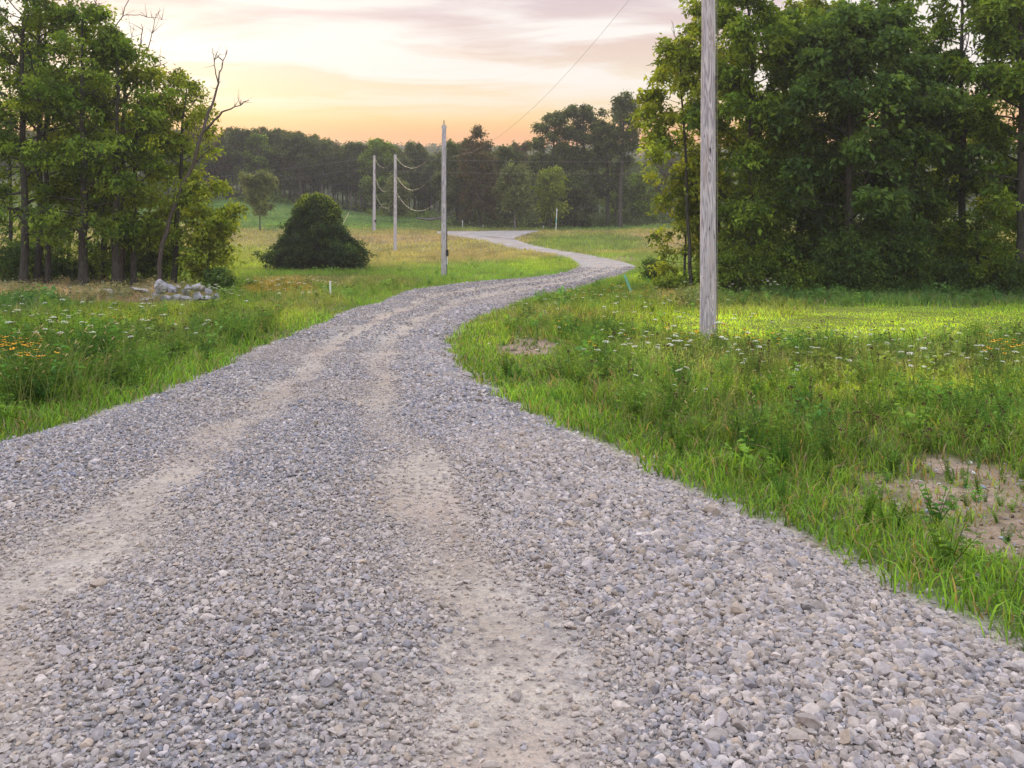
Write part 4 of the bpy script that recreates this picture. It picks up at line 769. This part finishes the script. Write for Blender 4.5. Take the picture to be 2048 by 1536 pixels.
# ------------------------------------------------------------------ posts and markers
def stake(px, py, toppx, toppy, r, mat, name, label, cat, d=None, cap=None, k=8):
    b = Gpx(px, py) if d is None else at_d(px, d); b[2] = H(b[0], b[1]); e = px3(toppx, toppy, b[1])-b; t = empty(name, tuple(b)); tag(t, label, cat); mb = MB(); mb.tube([(0, 0, -.1), e*.5, e], r, k); mb.build('post', mat, t, True, False)
    if cap: m2 = MB(); m2.tube([e*cap[1], e*cap[2]], r*1.25, k); m2.build('band', cap[0], t, True, False)
    return t
stake(661, 593, 660, 562, .035, M_white, 'marker_stake', 'short white marker stake in the grass beside the rock pile side of the road', 'stake')
stake(1265, 590, 1249, 550, .05, M_green, 'marker_post', 'leaning pale green plastic post in the verge by the bend', 'post', cap=(M_white, .02, .2))
stake(925.5, 457, 925, 440, .05, M_white, 'marker_stake', 'small white stake on the far side of the road beside the middle pole', 'stake', cap=(M_green, .3, .42))
stake(966, 455, 966, 449, .04, M_white, 'marker_stake', 'tiny pale stake in the grass beyond the far end of the road', 'stake')
stake(1085.5, 460, 1087, 451, .035, M_white, 'marker_stake', 'short white stake where the road meets the grassy bank', 'stake')
stake(1111.5, 462, 1114, 417, .055, M_white, 'marker_post', 'tall thin white and green post above the grassy bank', 'post', cap=(M_green, .35, .55))
# steel T post with studs before the rocks
b = Gpx(315, 600); t = empty('fence_post', tuple(b)); tag(t, 'thin rusty steel post standing in front of the rock pile', 'post'); mb = MB(); hp = ht(b, 552)*1.0; mb.box((0, 0, hp/2-.1), (.05, .012, hp+.2)); mb.box((0, .022, hp/2-.1), (.010, .03, hp+.2)); 
for i in range(8): mb.box((0, -.012, .15+i*hp/9), (.02, .012, .02))
mb.build('post', M_steel, t, False, False)

# ------------------------------------------------------------------ rock pile, rocks one by one
def rockmesh(seed, sx, sy, sz):
    rng = np.random.RandomState(seed); V, T = ico(3); V = V.copy()
    for _ in range(11):
        n_ = rng.normal(size=3); n_ /= np.linalg.norm(n_); d = rng.uniform(.4, .78); s = V@n_; V -= np.maximum(s-d, 0)[:, None]*n_
    V += (fbm(V[:, 0]*4+seed, V[:, 1]*4+V[:, 2]*3, seed)[:, None]-.5)*.10*V; V /= np.abs(V).max(0); return V*np.array([sx, sy, sz])/2, T
ROCKS = [ # px centre, py centre, w px, h px, depth offset, tilt, label
 (325, 577, 34, 28, 0, .5, 'tall grey rock just beside the steel post'), (308, 584, 22, 20, .2, .2, 'low rounded rock behind the steel post'), (342, 578, 17, 26, -.1, -.5, 'narrow upright slab leaning beside the tallest rock'), (354, 576, 18, 22, .25, .3, 'small pale rock at the top middle of the pile'), (330, 592, 22, 15, -.5, .1, 'speckled low rock at the front near the steel post'), (352, 588, 24, 18, -.4, -.3, 'blocky white rock in the front middle'),
 (371, 580, 17, 22, .2, .6, 'pointed white rock near the middle top'), (366, 584, 20, 17, -.2, -.2, 'bright whitish angular rock in the middle'), (373, 592, 32, 13, -.55, 0, 'long flat rock along the front bottom'), (389, 575, 30, 18, .35, -.3, 'broad rock crowning the far end of the pile'), (396, 586, 22, 20, -.3, .5, 'triangular pale rock under the crowning rock'), (404, 577, 22, 14, .3, .4, 'bluish rock sloping down at the top of the far end'),
 (416, 582, 18, 13, .1, .35, 'dark bluish block low on the far end'), (411, 592, 22, 14, -.4, 0, 'shaded rock at the front of the far end'), (430, 589, 19, 16, -.15, .1, 'mottled rock at the far tip of the pile'), (272, 577, 28, 7, .2, .12, 'flat slab lying on the low stones'), (286, 581, 26, 9, .4, .2, 'thin sloping slab beside the flat one'), (262, 586, 32, 9, -.1, 0, 'low earthy stone under the flat slab'), (290, 589, 30, 9, -.2, 0, 'low grey stone between slab and pile'), (214, 583, 26, 11, 0, .25, 'lone pale stone half hidden in pink grass')]
for i, (px, py, wp, hp, dd, tl, lab) in enumerate(ROCKS):
    d = 31.5+dd; k = d/F; p = px3(px, py, d); V, T = rockmesh(40+i, wp*k*1.04, wp*k*.9, hp*k*1.04); R_ = np.array(Matrix.Rotation(tl, 3, 'Y')); V = V@R_.T
    c = .64*np.array([(.44, .43, .46), (.52, .51, .52), (.36, .36, .40), (.42, .38, .34)][i % 4 if i < 15 else 3])*R.uniform(.9, 1.1)
    zb = V[:, 2].min(); g = float(H(p[0], p[1])); 
    if p[2]+zb > g+.05 and py > 583: p[2] = g-zb-.03
    o = link('rock', mesh_tris('rock', V, T, M_rock, np.tile(c, (len(V), 1)), False), None, tuple(p)); tag(o, lab, 'rock', 'rocks of the rock pile')
V = []
# ------------------------------------------------------------------ fallen tree at the wood edge
b = at_d(838, 138); t = empty('fallen_tree', tuple(b)); tag(t, 'bleached fallen tree with bare limbs lying at the wood edge', 'fallen tree'); rng = np.random.RandomState(4); mb = MB(); k = 138/F
mb.tube([(-.5, 0, .75), (.6, 0, .55), (1.8, .1, .42), (3.2, 0, .75), (5.4, .3, 1.1)], [.1, .17, .2, .14, .05], 8); mb.build('trunk', M_pale, t, True, False)
for i in range(9):
    a = rng.uniform(.1, 1.2); s = 1.6+i*.3; L = rng.uniform(1.4, 3); mb = MB(); mb.tube([(s, 0, .5), (s+L*.5*math.cos(a), rng.uniform(-.6, .6), .5+L*.45*math.sin(a)), (s+L*math.cos(a*.9), rng.uniform(-1, 1), .5+L*math.sin(a))], [.08, .05, .015], 5); mb.build('branch', M_pale, t, True, False)

# ------------------------------------------------------------------ evening haze
def haze():
    m, t = newmat('haze'); v = N(t, 'ShaderNodeVolumePrincipled'); v.inputs['Color'].default_value = (.90, .87, .89, 1); v.inputs['Density'].default_value = HAZE; v.inputs['Anisotropy'].default_value = .2
    o = N(t, 'ShaderNodeOutputMaterial'); t.links.new(v.outputs[0], o.inputs['Volume']); mb = MB(); mb.box((0, 440, 26.5), (2300, 1000, 63)); tag(mb.build('haze', m, None, False, False), kind='stuff')
HAZE = .00055
if HAZE > 0: haze()
